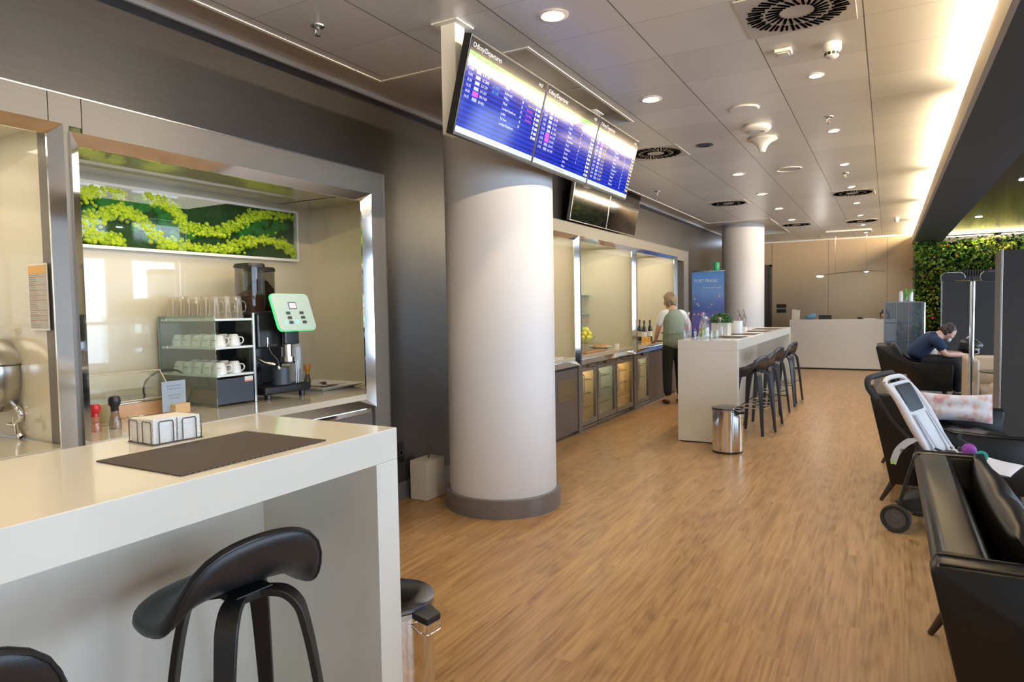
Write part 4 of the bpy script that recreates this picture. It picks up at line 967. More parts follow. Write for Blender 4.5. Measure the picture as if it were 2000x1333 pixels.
b = nb(); pts = [(-.02, 0, .003), (.05, .06, .006), (.02, .13, .10), (-.02, .09, .20), (-.04, -.02, .22), (-.04, -.12, .17), (-.03, -.14, .08), (.02, -.08, .006), (.06, .05, .004)]
tube(b, pts, .006, 8, k=6); tag(obj('power_cable', b, M_black, loc=(-3.80, 2.50, WT+.03-.03)), 'looped black cable standing behind the small card sign', 'cable')
cs = thing('card_sign', 'small blue grey card sign in a wooden block holder', 'sign', (-3.50, 2.345, WT), math.radians(6))
b = nb(); box(b, (-.035, -.04, 0), (.03, .06, .055), .004); obj('wooden_block', b, mat('pine_block', (.72, .48, .24), .5), cs)
b = nb(); box(b, (-.012, -.09, .015), (-.010, .065, .185)); cdp = obj('card', b, mat('blue_grey_card', (.36, .43, .52), .5), cs, smooth=False)
b = nb(); RM = Matrix(((0, 0, 1, 0), (1, 0, 0, 0), (0, 1, 0, 0), (0, 0, 0, 1)))
add_text(b, ['Szanowni Panstwo', 'Coffee with you', '', 'Enjoy your stay', 'in our lounge'], .0135, Matrix.Translation((-.0096, -.012, .155)) @ RM, 'CENTER', 1.3)
obj('lettering', b, mat('card_ink', (.08, .1, .16), .6), cdp, smooth=False)
# ---- urn in the leftmost niche
pu = at(-14, 735, X=-3.62)
ur = thing('drinks_urn', 'round polished steel urn on curved legs in the leftmost niche', 'urn', (pu.x, pu.y, WT))
zc_ = pu.z-WT; R0_ = .15
b = nb(); lathe(b, [(0, zc_-.17), (.06, zc_-.165), (.115, zc_-.12), (R0_-.005, zc_-.05), (R0_, zc_+.02), (R0_-.004, zc_+.05)], n=48); obj('body', b, M_steel, ur)
b = nb(); lathe(b, [(R0_, zc_+.055), (R0_+.004, zc_+.06), (R0_-.02, zc_+.11), (.08, zc_+.16), (.03, zc_+.175), (.012, zc_+.18), (.012, zc_+.20), (.02, zc_+.215), (0, zc_+.225)], n=48); obj('lid', b, M_steel, ur)
for a in (20, 110, 200, 290):
    c_, s2 = math.cos(math.radians(a)), math.sin(math.radians(a)); b = nb()
    tube(b, [(c_*r, s2*r, z) for r, z in ((.10, zc_-.13), (.135, zc_-.16), (.14, zc_-.20), (.115, .07), (.12, .03), (.14, .006))], [.010, .014, .012, .009, .010, .014], 10, k=4); obj('leg', b, M_chrome, ur)
for s2 in (-1, 1):
    b = nb(); tube(b, [(.02*0, s2*(R0_-.005), zc_+.02), (0, s2*(R0_+.035), zc_+.005), (0, s2*(R0_+.06), zc_+.03), (0, s2*(R0_+.085), zc_+.045)], [.012, .009, .007, .009], 8, k=3); obj('side_handle', b, M_chrome, ur)
b = nb(); tube(b, [(.12, 0, .07), (.19, 0, .07), (.19, 0, .03)], .009); tube(b, [(.17, 0, .075), (.17, 0, .11)], .005); obj('tap', b, M_chrome, ur)
# ---- notice on the back of the leftmost niche
YN = 1.5525
pa, pb = at(54, 517, Y=YN), at(99, 646, Y=YN); Wn, Hn = pb.x-pa.x, pa.z-pb.z
nt_ = thing('wall_notice', 'tall narrow paper list hanging inside the leftmost niche', 'notice', (pa.x, YN, pb.z))
b = nb(); box(b, (0, -.003, 0), (Wn, 0, Hn)); obj('frame', b, M_white, nt_, smooth=False)
b = nb(); box(b, (.008, -.004, .008), (Wn-.008, -.003, Hn-.008)); sheet = obj('paper', b, mat('grey_paper', (.48, .47, .44), .6), nt_, smooth=False)
b = nb(); box(b, (.008, -.0048, Hn-.045), (Wn-.008, -.004, Hn-.008)); obj('orange_heading', b, mat('orange_print', (.72, .42, .15), .6), sheet, smooth=False)
b = nb()
for k in (.15, .22, .30, .45, .52, .60, .68, .80): box(b, (.012, -.0046, k*Hn), (Wn-.012, -.004, k*Hn+.002))
obj('red_rules', b, mat('red_print', (.55, .18, .12), .6), sheet, smooth=False)
b = nb(); rr = random.Random(2)
for k in range(26): box(b, (.014, -.0045, (.05+k*.031)*Hn), (.014+rr.uniform(.25, .5)*Wn, -.004, (.05+k*.031)*Hn+.002))
obj('text_lines', b, mat('grey_print2', (.2, .2, .2), .6), sheet, smooth=False)

# ---- moss picture
PX = NX+.002
def mp(x, y):
    q = at(x, y, X=NX+.03); return Vector((0, q.y, q.z))
z0m, z1m = at(300, 493, X=NX+.03).z, at(300, 372, X=NX+.03).z
y1m = at(579, 450, X=NX+.03).y; y0m = 1.62
moss = thing('moss_picture', 'framed preserved moss picture above the coffee machine', 'moss picture', (PX, y0m, z0m)); WM, HM = y1m-y0m, z1m-z0m
b = nb(); fw = .018
for lo, hi in (((0, 0, 0), (.05, WM, fw)), ((0, 0, HM-fw), (.05, WM, HM)), ((0, 0, fw), (.05, fw, HM-fw)), ((0, WM-fw, fw), (.05, WM, HM-fw))): box(b, lo, hi)
obj('frame', b, M_white, moss, smooth=False)
M_dm = mat('flat_moss', (.022, .065, .012), .95, noise=(55, .6, 1.0, (1, 1, 1))); M_gm = mat('cushion_moss', (.035, .20, .03), .95, noise=(120, .45, .8, (1, 1, 1))); M_ym = mat('reindeer_moss', (.46, .58, .02), .95, noise=(90, .4, .8, (1, 1, 1)))
b = nb(); t_ = bmesh.new(); nu, nv = 90, 26; G = [[t_.verts.new((.014+.006*random.random(), fw+(WM-2*fw)*i/nu, fw+(HM-2*fw)*j/nv)) for j in range(nv+1)] for i in range(nu+1)]
for i in range(nu):
    for j in range(nv): t_.faces.new((G[i][j], G[i+1][j], G[i+1][j+1], G[i][j+1]))
merge(b, t_); obj('flat_moss', b, M_dm, moss)
def loc2(x, y):
    q = mp(x, y); return q.y-y0m, q.z-z0m
def path(pts): return [loc2(x/2.2222, y/2.2222) for x, y in pts]
curves = [path([(640, 850), (700, 880), (760, 920), (800, 985), (870, 1000), (960, 1010), (1020, 975), (1090, 945), (1170, 930), (1275, 935)]),
          path([(360, 950), (430, 935), (500, 915), (560, 930), (620, 970), (690, 1045), (760, 1065), (870, 1080), (970, 1085), (1050, 1055), (1140, 1040), (1220, 1060), (1275, 1095)]),
          path([(360, 850), (410, 825), (470, 810), (510, 835)]), path([(370, 1010), (440, 1030), (520, 1050)])]
rr = random.Random(11); by = nb(); dense = []
for cv in curves:
    P_ = smoothpts([(0, a, c) for a, c in cv], 10); dense += P_
    for p in P_:
        for k in range(9):
            a, c = p.y+rr.gauss(0, .020), p.z+rr.gauss(0, .020)
            if fw+.01 < a < WM-fw-.01 and fw+.01 < c < HM-fw-.01: ball(by, (.030+rr.uniform(-.006, .012), a, c), rr.uniform(.010, .018), (1, 1, 1), 1)
obj('yellow_moss', by, M_ym, moss, smooth=False)
bg = nb()
for (xa, xb, ya, yb, n) in ((370, 620, 855, 930, 26), (560, 780, 860, 990, 24), (1040, 1215, 985, 1020, 16), (640, 900, 1010, 1050, 10), (1100, 1260, 960, 1000, 8)):
    for k in range(n):
        a, c = loc2(rr.uniform(xa, xb)/2.2222, rr.uniform(ya, yb)/2.2222)
        if fw+.03 < a < WM-fw-.03 and fw+.03 < c < HM-fw-.03: ball(bg, (.016, a, c), rr.uniform(.025, .042), (.7, 1, 1), 2)
obj('green_moss', bg, M_gm, moss)
b = nb(); box(b, (.046, fw, fw), (.048, WM-fw, HM-fw)); obj('front_glass', b, glass('picture_glass', (.95, .98, .96), 1.3), moss, smooth=False)

# ================================================================== ON THE FAR WORKTOP
for i, (yp, n, nm) in enumerate(((578, 5, 'upper'), (613, 4, 'lower'))):
    q = at(1176, yp, X=-3.72); y_ = q.y
    b = nb(); box(b, (NX+.001, 7.02, q.z), (-3.72, y_, q.z+.010)); o = obj('glass_shelf', b, mat('shelf_glass_solid', (.30, .52, .44), .1, coat=1), smooth=False)
    tag(o, '%s green edged glass shelf in the middle far niche' % nm, 'shelf', 'glass shelves of the far niche')
    for k in range(n):
        b = nb(); lathe(b, [(0, 0), (.025, 0), (.03, .11 if i == 0 else .08), (.027, .11 if i == 0 else .08), (.022, .008), (0, .008)], n=16)
        tag(obj('tumbler', b, glass('milky_glass', (.85, .88, .86), 1.2, .35, (.8, .8, .78)), loc=(-3.80, 7.75+k*.155, q.z+.0105)), 'clear tumbler on the %s glass shelf in the far niche' % nm, 'glass', 'tumblers on the %s far shelf' % nm)
fb = thing('fruit_bowl', 'glass bowl on a foot heaped with yellow fruit', 'bowl', (-3.52, 8.22, WT))
b = nb(); lathe(b, [(.055, 0), (.05, .006), (.012, .02), (.012, .06), (.05, .08), (.12, .12), (.15, .17), (.145, .17), (.11, .125), (.045, .088), (0, .085)], n=32); obj('bowl', b, M_glass, fb)
rr = random.Random(4); M_lem = mat('lemon_skin', (.75, .66, .08), .45); M_app = mat('green_apple', (.45, .55, .10), .4)
for k in range(17):
    lay = 0 if k < 7 else 1 if k < 13 else 2; a = k*2.4; r_ = (.085, .065, .03)[lay]
    b = nb(); ball(b, (0, 0, 0), .036, (1, 1, 1.15) if k % 3 else (1, 1, .92), 2)
    tag(obj('lemon' if k % 3 else 'apple', b, M_lem if k % 3 else M_app, loc=(-3.52+r_*math.cos(a), 8.22+r_*math.sin(a), WT+.155+.052*lay), rot=(rr.uniform(0, 3), rr.uniform(0, 3), 0)),
        ('yellow lemon heaped in the footed glass bowl' if k % 3 else 'green apple heaped in the footed glass bowl'), 'fruit', 'lemons in the glass bowl' if k % 3 else 'apples in the glass bowl')
b = nb(); box(b, (-.16, -.30, 0), (.16, .30, .018), .006); tag(obj('serving_board', b, mat('board_wood', (.50, .26, .12), .5), loc=(-3.32, 7.75, WT)), 'wooden serving board in front of the fruit bowl', 'board')
b = nb(); box(b, (-.13, -.25, 0), (.13, .25, .09), .004); tag(obj('food_cover', b, M_glass, loc=(-3.32, 7.75, WT+.0185)), 'clear plastic cover on the wooden serving board', 'cover')
b = nb(); box(b, (-.04, -.04, 0), (.04, .04, .16), .003); sb = obj('blue_carton', b, M_white, loc=(-3.22, 7.22, WT)); tag(sb, 'white and blue carton at the left edge of the middle niche', 'carton')
b = nb(); box(b, (.0402, -.03, .06), (.0412, .03, .12)); obj('blue_print', b, mat('blue_print', (.05, .12, .55), .5), sb, smooth=False)
pl = thing('pastry_plate', 'round white plate of orange pastries in the middle far niche', 'plate', (-3.38, 8.42, WT))
b = nb(); lathe(b, [(0, 0), (.09, 0), (.17, .03), (.172, .034), (.09, .008), (0, .006)], n=36); obj('plate', b, M_porc, pl)
for k in range(7):
    a = k*.9; b = nb(); ball(b, (0, 0, 0), .035, (1.2, .8, .5), 2); tag(obj('pastry', b, mat('pastry_orange', (.75, .28, .04), .5), loc=(-3.38+.065*math.cos(a), 8.42+.065*math.sin(a), WT+.028), rot=(0, 0, a)), 'small orange glazed pastry on the round white plate', 'pastry', 'pastries on the plate')
b = nb(); lathe(b, [(0, 0), (.03, 0), (.035, .05), (.03, .05), (.026, .006), (0, .006)], n=20); tag(obj('small_cup', b, M_porc, loc=(-3.25, 8.72, WT)), 'small white cup right of the pastry plate', 'cup')
b = nb(); box(b, (-.12, -.22, 0), (.12, .22, .012), .005); tag(obj('serving_tray', b, M_porc, loc=(-3.25, 6.50, WT)), 'flat white tray in the leftmost far niche', 'tray')
b = nb(); box(b, (-.10, -.15, 0), (.10, .15, .03), .005); tag(obj('cutlery_box', b, M_black, loc=(-3.55, 6.45, WT)), 'low dark box behind the white tray in the leftmost far niche', 'box')
def wine(x, y, label, body, h=.31, r=.038, lab=(.75, .72, .65), cap=(.03, .03, .03), nm='wine_bottle'):
    t = thing(nm, label, 'bottle', (x, y, WT)); s = h/.31
    b = nb(); lathe(b, [(0, 0), (r, 0), (r, .17*s), (r*.8, .205*s), (.014, .235*s), (.013, .30*s), (.015, .31*s), (0, .31*s)], n=24); bt = obj('glass_body', b, body, t)
    b = nb(); lathe(b, [(r+.0008, .06*s), (r+.0008, .14*s)], n=24); obj('paper_label', b, mat('label_%d' % int(lab[0]*100), lab, .6), bt)
    b = nb(); lathe(b, [(.0155, .262*s), (.0155, .312*s), (0, .313*s)], n=16); obj('capsule', b, mat('capsule_%d' % int(cap[0]*100), cap, .35), bt); return t
M_dkgl = mat('dark_bottle_glass', (.012, .018, .010), .08, coat=.5)
wine(-3.42, 10.42, 'dark wine bottle left of two in the right far niche', M_dkgl, .33); wine(-3.40, 10.66, 'dark wine bottle right of two, nearest to the woman', M_dkgl, .33, lab=(.8, .78, .74))
wine(-3.52, 10.50, 'dark wine bottle half hidden behind the other two', M_dkgl, .34, lab=(.55, .5, .4))
wine(-3.45, 9.95, 'clear pink spirit bottle with dark cap by the niche post', glass('pink_glass', (.85, .62, .62), 1.2, .25, (.7, .35, .38)), .30, .042, (.82, .80, .80), nm='spirit_bottle')
wine(-3.60, 10.05, 'clear spirit bottle behind the pink one in the right niche', M_glass, .29, .04, (.7, .7, .7), nm='spirit_bottle')
for k, (x, y) in enumerate(((-3.30, 10.12), (-3.30, 10.28), (-3.36, 10.20))):
    b = nb(); lathe(b, [(0, 0), (.028, 0), (.032, .05), (.03, .07), (0, .07)], n=18); tag(obj('orange_jar', b, mat('amber_jar', (.85, .45, .08), .3), loc=(x, y, WT)), 'small amber jar beside the pink bottle, %s' % ['left', 'right', 'rear'][k]+' one', 'jar', 'amber jars')
b = nb(); lathe(b, [(0, 0), (.10, 0), (.115, .012), (.10, .006), (0, .005)], n=30); tag(obj('dark_saucer', b, M_blackgl, loc=(-3.22, 10.42, WT)), 'dark round coaster in front of the wine bottles', 'coaster')

# ================================================================== ON THE FAR HIGH TABLE
HT = 1.0805
def leafball(b, c, R_l, n, rr, ls=.018, zs=.7, up=.3):
    for k in range(n):
        a, e_ = rr.uniform(0, 2*PI), rr.uniform(-.3, PI/2); r_ = R_l*rr.uniform(.55, 1)
        p = Vector((c[0]+r_*math.cos(a)*math.cos(e_), c[1]+r_*math.sin(a)*math.cos(e_), c[2]+r_*zs*math.sin(e_)))
        d = Vector((rr.uniform(-1, 1), rr.uniform(-1, 1), rr.uniform(-.2, 1))).normalized(); q = d.cross(Vector((rr.uniform(-1, 1), rr.uniform(-1, 1), rr.uniform(-1, 1)))).normalized(); l = ls*rr.uniform(.7, 1.3)
        n_ = d.cross(q)*l*.18
        v = [b.verts.new(x) for x in (p-d*l, p+q*l*.42+n_, p+d*l, p-q*l*.42+n_)]; m_ = b.verts.new(p+n_*-.3)
        for i in range(4): b.faces.new((v[i], v[(i+1) % 4], m_))
rr = random.Random(21)
jg = thing('lemon_carafe', 'glass carafe with lemon and mint at the near end of the far table', 'carafe', (-1.80, 7.62, HT))
b = nb(); lathe(b, [(0, 0), (.05, 0), (.058, .01), (.058, .10), (.045, .15), (.018, .20), (.016, .25), (.022, .27), (.020, .27), (.014, .25), (.016, .20), (.043, .148), (.055, .10), (.055, .012), (0, .008)], n=28); obj('glass_body', b, M_glass, jg)
b = nb(); lathe(b, [(0, .009), (.053, .012), (.053, .11), (0, .11)], n=28); obj('water', b, glass('lemon_water', (.90, .92, .70), .6, .15, (.6, .65, .3)), jg)
for k in range(7):
    b = nb(); lathe(b, [(0, 0), (.026, 0), (.027, .004), (.026, .008), (0, .008)], n=18, mtx=Matrix.Rotation(1.1+k*.3, 4, 'X') @ Matrix.Rotation(k, 4, 'Z')); o = obj('lemon_slice', b, M_lem, jg, loc=(.022*math.cos(k*2), .022*math.sin(k*2), .04+.011*k))
b = nb(); leafball(b, (0, 0, .03), .04, 60, rr, .014); obj('mint_leaves', b, mat('mint_green', (.05, .22, .03), .6), jg, smooth=False)
for k, (x, y, h, tint, nm) in enumerate(((-1.90, 7.30, .27, (.92, .85, .88), 'left of the lemon carafe'), (-1.88, 7.88, .26, (.90, .80, .86), 'between the carafe and the planter'), (-1.72, 7.34, .22, (.93, .93, .95), 'front left on the far table'), (-1.70, 7.95, .20, (.93, .9, .93), 'by the corner of the planter'))):
    b = nb(); lathe(b, [(0, 0), (.034, 0), (.038, .008), (.038, h*.55), (.03, h*.68), (.014, h*.8), (.013, h), (0, h)], n=24); o = obj('water_bottle', b, glass('pale_bottle_%d' % k, tint, 1.3, .10, tint), loc=(x, y, HT)); tag(o, 'clear glass water bottle '+nm, 'bottle', 'water bottles on the far table')
    b = nb(); lathe(b, [(0, h), (.017, h), (.017, h+.022), (0, h+.022)], n=18); obj('cap', b, M_white if k % 2 == 0 else mat('pink_cap', (.7, .3, .35), .4), o)
for k, (x, y) in enumerate(((-1.62, 7.26), (-1.78, 7.20), (-1.60, 7.42), (-1.88, 7.14))):
    b = nb(); lathe(b, [(0, 0), (.026, 0), (.033, .09), (.031, .09), (.024, .006), (0, .006)], n=22); tag(obj('water_glass', b, M_glass, loc=(x, y, HT)), 'small clear drinking glass at the near end of the far table', 'glass', 'drinking glasses on the far table')
pb_ = thing('herb_planter', 'square cream planter with bushy green herb on the far table', 'plant', (-1.72, 8.12, HT))
b = nb(); box(b, (-.095, -.095, 0), (.095, .095, .155), .006); obj('pot', b, M_bar, pb_)
b = nb(); box(b, (-.085, -.085, .13), (.085, .085, .157)); obj('soil', b, mat('soil', (.04, .025, .015), .95), pb_, smooth=False)
b = nb(); leafball(b, (0, 0, .18), .14, 900, rr, .016, .62); obj('foliage', b, mat('herb_green', (.07, .17, .045), .6, noise=(30, .5, 0, (1, 1, 1))), pb_, smooth=False)
b = nb(); 
for k in range(24): a = rr.uniform(0, 6.28); tube(b, [(.03*math.cos(a), .03*math.sin(a), .15), (.07*math.cos(a), .07*math.sin(a), .22)], .0018, 4)
obj('stems', b, mat('stem_green', (.08, .16, .04), .6), pb_, smooth=False)
b = nb(); lathe(b, [(0, 0), (.07, 0), (.078, .16), (.072, .16), (.066, .01), (0, .01)], n=32); tag(obj('white_pot', b, M_porc, loc=(-1.66, 8.72, HT)), 'round white pot behind the cream herb planter', 'pot')
b = nb(); box(b, (-.06, -.06, 0), (.06, .06, .065), .004); wb = obj('white_box', b, M_white, loc=(-1.70, 9.30, HT)); tag(wb, 'low white box under the wire card stand', 'box')
ws = thing('wire_card_stand', 'thin black geometric wire stand holding a tilted card', 'card stand', (-1.70, 9.30, HT+.0655))
b = nb(); W_ = .0035
pts_ = {'a': (0, -.13, .24), 'b': (0, .12, .10), 'c': (0, .20, .10), 'd': (0, -.05, .24), 'e': (0, -.12, .11), 'f': (0, .04, .0), 'g': (0, .17, .085), 'h': (0, -.03, .17), 'i': (0, .02, .05)}
for p0, p1 in (('a', 'b'), ('b', 'c'), ('d', 'c'), ('a', 'd'), ('h', 'e'), ('e', 'f'), ('f', 'g'), ('h', 'b'), ('b', 'i')):
    for x in (-.03, .03): tube(b, [(x,)+pts_[p0][1:], (x,)+pts_[p1][1:]], .0025, 6)
obj('wire_frame', b, M_wire, ws)
b = nb(); t_ = bmesh.new(); q = [t_.verts.new(v) for v in ((-.028, -.12, .239), (-.028, .115, .107), (.028, .115, .107), (.028, -.12, .239))]; t_.faces.new(q); q2 = [t_.verts.new(v.co+Vector((0, .0015, .0025))) for v in q]; t_.faces.new(q2[::-1])
for k in range(4): t_.faces.new((q[k], q[(k+1) % 4], q2[(k+1) % 4], q2[k]))
merge(b, t_); obj('card', b, M_white, ws, smooth=False)

# ================================================================== ROLL-UP BANNER
def banner_mat():
    m = mat('banner_print', (.2, .4, .8), .4); N, L = nt(m); p = N['Principled BSDF']
    tc = N.new('ShaderNodeTexCoord'); sp = N.new('ShaderNodeSeparateXYZ'); L.new(tc.outputs['Object'], sp.inputs[0]); z = sp.outputs[2]
    nz = N.new('ShaderNodeTexNoise'); nz.inputs['Scale'].default_value = 4; nz.inputs['Detail'].default_value = 4; L.new(tc.outputs['Object'], nz.inputs[0])
    g = math_(N, L, 'ADD', z, math_(N, L, 'MULTIPLY', nz.outputs[0], .25))
    c = ramp(N, L, math_(N, L, 'DIVIDE', g, 2.2), [(.0, (.05, .04, .16)), (.35, (.16, .12, .42)), (.58, (.22, .20, .62)), (.68, (.10, .16, .50)), (.82, (.20, .38, .85)), (1.0, (.10, .32, .80))])
    vo = N.new('ShaderNodeTexVoronoi'); vo.inputs['Scale'].default_value = 16; L.new(tc.outputs['Object'], vo.inputs[0])
    dot = math_(N, L, 'LESS_THAN', vo.outputs['Distance'], .28)
    zone = math_(N, L, 'MULTIPLY', math_(N, L, 'LESS_THAN', z, 1.62), math_(N, L, 'GREATER_THAN', z, .25))
    w3 = N.new('ShaderNodeSeparateColor'); L.new(vo.outputs['Color'], w3.inputs[0])
    k = math_(N, L, 'MULTIPLY', math_(N, L, 'MULTIPLY', dot, zone), math_(N, L, 'GREATER_THAN', w3.outputs[0], .55))
    mx = N.new('ShaderNodeMix'); mx.data_type = 'RGBA'; L.new(k, mx.inputs[0]); L.new(c, mx.inputs[6]); mx.inputs[7].default_value = (.85, .62, .50, 1)
    L.new(mx.outputs[2], p.inputs['Base Color']); return m
bn = thing('roll_up_banner', 'blue roll-up banner reading PORT PRASKI beside the far column', 'banner', (-3.14, 12.35, 0), math.radians(3))
b = nb(); box(b, (0, -.002, .08), (.57, .002, 2.06)); obj('printed_sheet', b, banner_mat(), bn, smooth=False)
b = nb(); box(b, (-.01, -.08, .01), (.58, .08, .09), .01); obj('base_cassette', b, M_steel, bn)
b = nb(); box(b, (-.005, -.012, 2.05), (.575, .012, 2.075), .004); box(b, (.27, .01, .08), (.29, .03, 2.05)); obj('top_rail', b, M_steel, bn)
b = nb(); RX = Matrix(((1, 0, 0, 0), (0, 0, -1, 0), (0, 1, 0, 0), (0, 0, 0, 1)))
add_text(b, ['PORT PRASKI'], .082, Matrix.Translation((.04, -.004, 1.86)) @ RX, sx=.86); obj('title', b, E_('print_white', (1, 1, 1), 0) if False else mat('print_white', (.85, .87, .9), .5), bn, smooth=False)
b = nb(); add_text(b, ['Nowa dzielnica przy Wisle'], .030, Matrix.Translation((.20, -.004, 1.75)) @ RX); obj('subtitle', b, MATS['print_white'], bn, smooth=False)

# ================================================================== RECEPTION
rd = thing('reception_desk', 'long plain cream reception desk in front of the beige far wall', 'desk', (-1.905, 16.0, 0))
b = nb(); box(b, (0, 0, .03), (2.05, .05, 1.08), .003); box(b, (0, .05, .03), (.05, .70, 1.08)); box(b, (2.0, .05, .03), (2.05, .70, 1.08)); obj('front_panel', b, M_bar, rd, smooth=False)
b = nb(); box(b, (.03, .03, 0), (2.02, .65, .03)); obj('plinth', b, M_black, rd, smooth=False)
b = nb(); box(b, (.05, .05, .72), (2.0, .36, .75)); box(b, (0, 0, 1.08), (2.05, .30, 1.09)); obj('work_surface', b, M_bar, rd, smooth=False)
b = nb(); prism(b, [(-.08, 0), (.08, 0), (.085, .20), (-.07, .23)], -.04, .04, 'y', .004); tag(obj('cream_stand', b, mat('cream_card2', (.78, .66, .50), .5), loc=(-1.80, 16.18, 1.0905)), 'small cream display stand on the left end of the reception desk', 'display')
b = nb(); ball(b, (0, 0, .055), .06, (1.9, 1, .9), 3); ball(b, (.06, .01, .09), .045, (1.4, 1, .9), 2); 
for v in b.verts: v.co.z = max(v.co.z, .0); v.co += Vector((.006*math.sin(v.co.y*90), 0, .006*math.sin(v.co.x*70) if v.co.z > .01 else 0))
tag(obj('blue_bag', b, mat('blue_cloth', (.10, .25, .36), .7), loc=(-1.50, 16.16, 1.0905)), 'crumpled blue bag on the reception desk', 'bag')
b = nb(); box(b, (-.13, -.015, 0), (.13, .015, .09), .006); mn = obj('desk_monitor', b, M_black, loc=(-1.20, 16.18, 1.0905)); tag(mn, 'low black monitor top right of the blue bag on the desk', 'monitor')
b = nb(); box(b, (-.10, -.12, 0), (.10, .12, .012), .003); tag(obj('paper_pile', b, M_white, loc=(-.33, 16.15, 1.0905)), 'flat pile of white papers on the right of the desk', 'papers')
b = nb(); box(b, (-.05, -.05, 0), (.05, .05, .04), .006); tag(obj('card_terminal', b, M_black, loc=(-.52, 16.15, 1.0905)), 'small black card terminal left of the white papers', 'terminal')
for z, nm in ((1.35, 'upper'), (1.235, 'lower')):
    b = nb(); box(b, (-.105, -.012, 0), (.105, 0, .085), .002); tag(obj('wall_plate', b, mat('brown_black', (.02, .015, .014), .4), loc=(-2.20, YF, z)), '%s of two dark rectangular plates on the beige far wall' % nm, 'wall plate')
# slim curved pendant
pd = thing('pendant_lamp', 'slim curved bar pendant hanging over the reception desk', 'pendant lamp', (-.69, 15.6, 2.05))
b = nb(); P_ = smoothpts([(-.62, 0, -.03), (-.40, 0, 0), (0, 0, .035), (.35, 0, .045), (.64, 0, .02)], 6); tube(b, P_, .012, flat=(.05, .018), up=(0, 0, 1)); obj('bar', b, mat('bronze_bar', (.30, .22, .16), .3, metal=.8), pd)
b = nb(); tube(b, [(-.28, 0, .02), (-.28, 0, .87)], .0025, 6); tube(b, [(.30, 0, .04), (.30, 0, .87)], .0025, 6); obj('cables', b, M_steel, pd)
b = nb(); ball(b, (-.57, 0, -.035), .045, (1.7, .8, .5), 2); obj('lit_end', b, mat('pendant_glow', (1, 1, .95), .4, emit=(1, .97, .9), es=3), pd)
b = nb(); ball(b, (.30, 0, .03), .03, (1.5, .8, .5), 2); obj('lit_joint', b, MATS['pendant_glow'], pd)
light('POINT', 'pendant_light', (-1.25, 15.6, 1.95), (0, 0, 0), 5, (1, .95, .85), .05)

# ================================================================== GLASS CABINET
gc = thing('glass_cabinet', 'bluish glass display cabinet between reception and black armchair', 'cabinet', (-.06, 13.75, 0)); GW, GD, GH = .60, .42, 1.45
M_cabgl = glass('blue_cabinet_glass', (.62, .70, .80), 1.4, .12, (.35, .42, .52))
b = nb()
for x, y in ((0, 0), (GW-.02, 0), (0, GD-.02), (GW-.02, GD-.02)): box(b, (x, y, 0), (x+.02, y+.02, GH-.02))
box(b, (0, 0, GH-.02), (GW, GD, GH)); box(b, (0, 0, 0), (GW, GD, .06)); box(b, (.19, 0, .06), (.20, .01, GH-.02)); box(b, (.38, 0, .06), (.39, .01, GH-.02)); obj('frame', b, mat('blue_grey_metal', (.30, .34, .40), .3, metal=.6), gc, smooth=False)
b = nb(); box(b, (.02, 0.003, .06), (GW-.02, .009, GH-.02)); obj('front_pane', b, M_cabgl, gc, smooth=False)
b = nb(); box(b, (0.003, .02, .06), (.009, GD-.02, GH-.02)); box(b, (GW-.009, .02, .06), (GW-.003, GD-.02, GH-.02)); obj('side_pane', b, M_cabgl, gc, smooth=False)
for z in (.38, .72, 1.06):
    b = nb(); box(b, (.02, .02, z), (GW-.02, GD-.02, z+.012)); obj('shelf', b, mat('shelf_blue', (.20, .24, .30), .2), gc, smooth=False)
b = nb(); cyl(b, (GW+.02, -.02, .02), .018, GH-.04, 16); obj('bright_post', b, M_chrome, gc)
for k, (x, y, h) in enumerate(((.27, .2, .19), (.42, .2, .20))):
    b = nb(); lathe(b, [(0, 0), (.035, 0), (.035, h*.8), (.02, h*.95), (.018, h), (0, h)], n=20); tag(obj('white_bottle', b, M_porc, loc=(-.06+x, 13.75+y, GH+.0005)), 'white bottle on top of the glass cabinet, %s of two' % ['left', 'right'][k], 'bottle', 'white bottles on the cabinet')
vp = thing('vase_plant', 'small glass vase with broad green leaves on the glass cabinet', 'plant', (.285, 13.9, GH))
b = nb(); lathe(b, [(0, 0), (.02, 0), (.025, .08), (.022, .08), (.018, .006), (0, .006)], n=16); obj('vase', b, M_glass, vp)
b = nb()
for k, (dx, dz) in enumerate(((.10, .20), (-.02, .22), (.03, .15))):
    tube(b, [(0, 0, .01), (dx*.3, 0, dz*.6), (dx*.8, .01, dz), (dx*1.3, .01, dz*.97)], [.008, .02, .024, .003], 6, k=3, flat=None)
for v in b.verts: v.co.y *= .35
obj('leaves', b, mat('leaf_green', (.10, .30, .05), .45), vp)

# ================================================================== LIVING PLANT WALL
def leaf_mat():
    m = mat('wall_leaf', (.06, .15, .02), .5, spec=.3); N, L = nt(m); p = N['Principled BSDF']
    oi = N.new('ShaderNodeTexCoord'); vo = N.new('ShaderNodeTexVoronoi'); vo.inputs['Scale'].default_value = 7; L.new(oi.outputs['Object'], vo.inputs[0])
    sc = N.new('ShaderNodeSeparateColor'); L.new(vo.outputs['Color'], sc.inputs[0])
    c = ramp(N, L, sc.outputs[0], [(.0, (.05, .14, .015)), (.35, (.12, .27, .03)), (.65, (.26, .40, .05)), (.9, (.42, .46, .08))]); L.new(c, p.inputs['Base Color']); return m
pw = thing('plant_wall', 'living wall of dense green leaves at the end of the lounge', 'plant wall', (.50, 16.45, 0))
b = nb(); box(b, (0, .06, 0), (2.7, .25, 2.66)); obj('backing', b, mat('dark_green_backing', (.015, .03, .01), .9), pw, smooth=False)
rr = random.Random(33); b = nb()
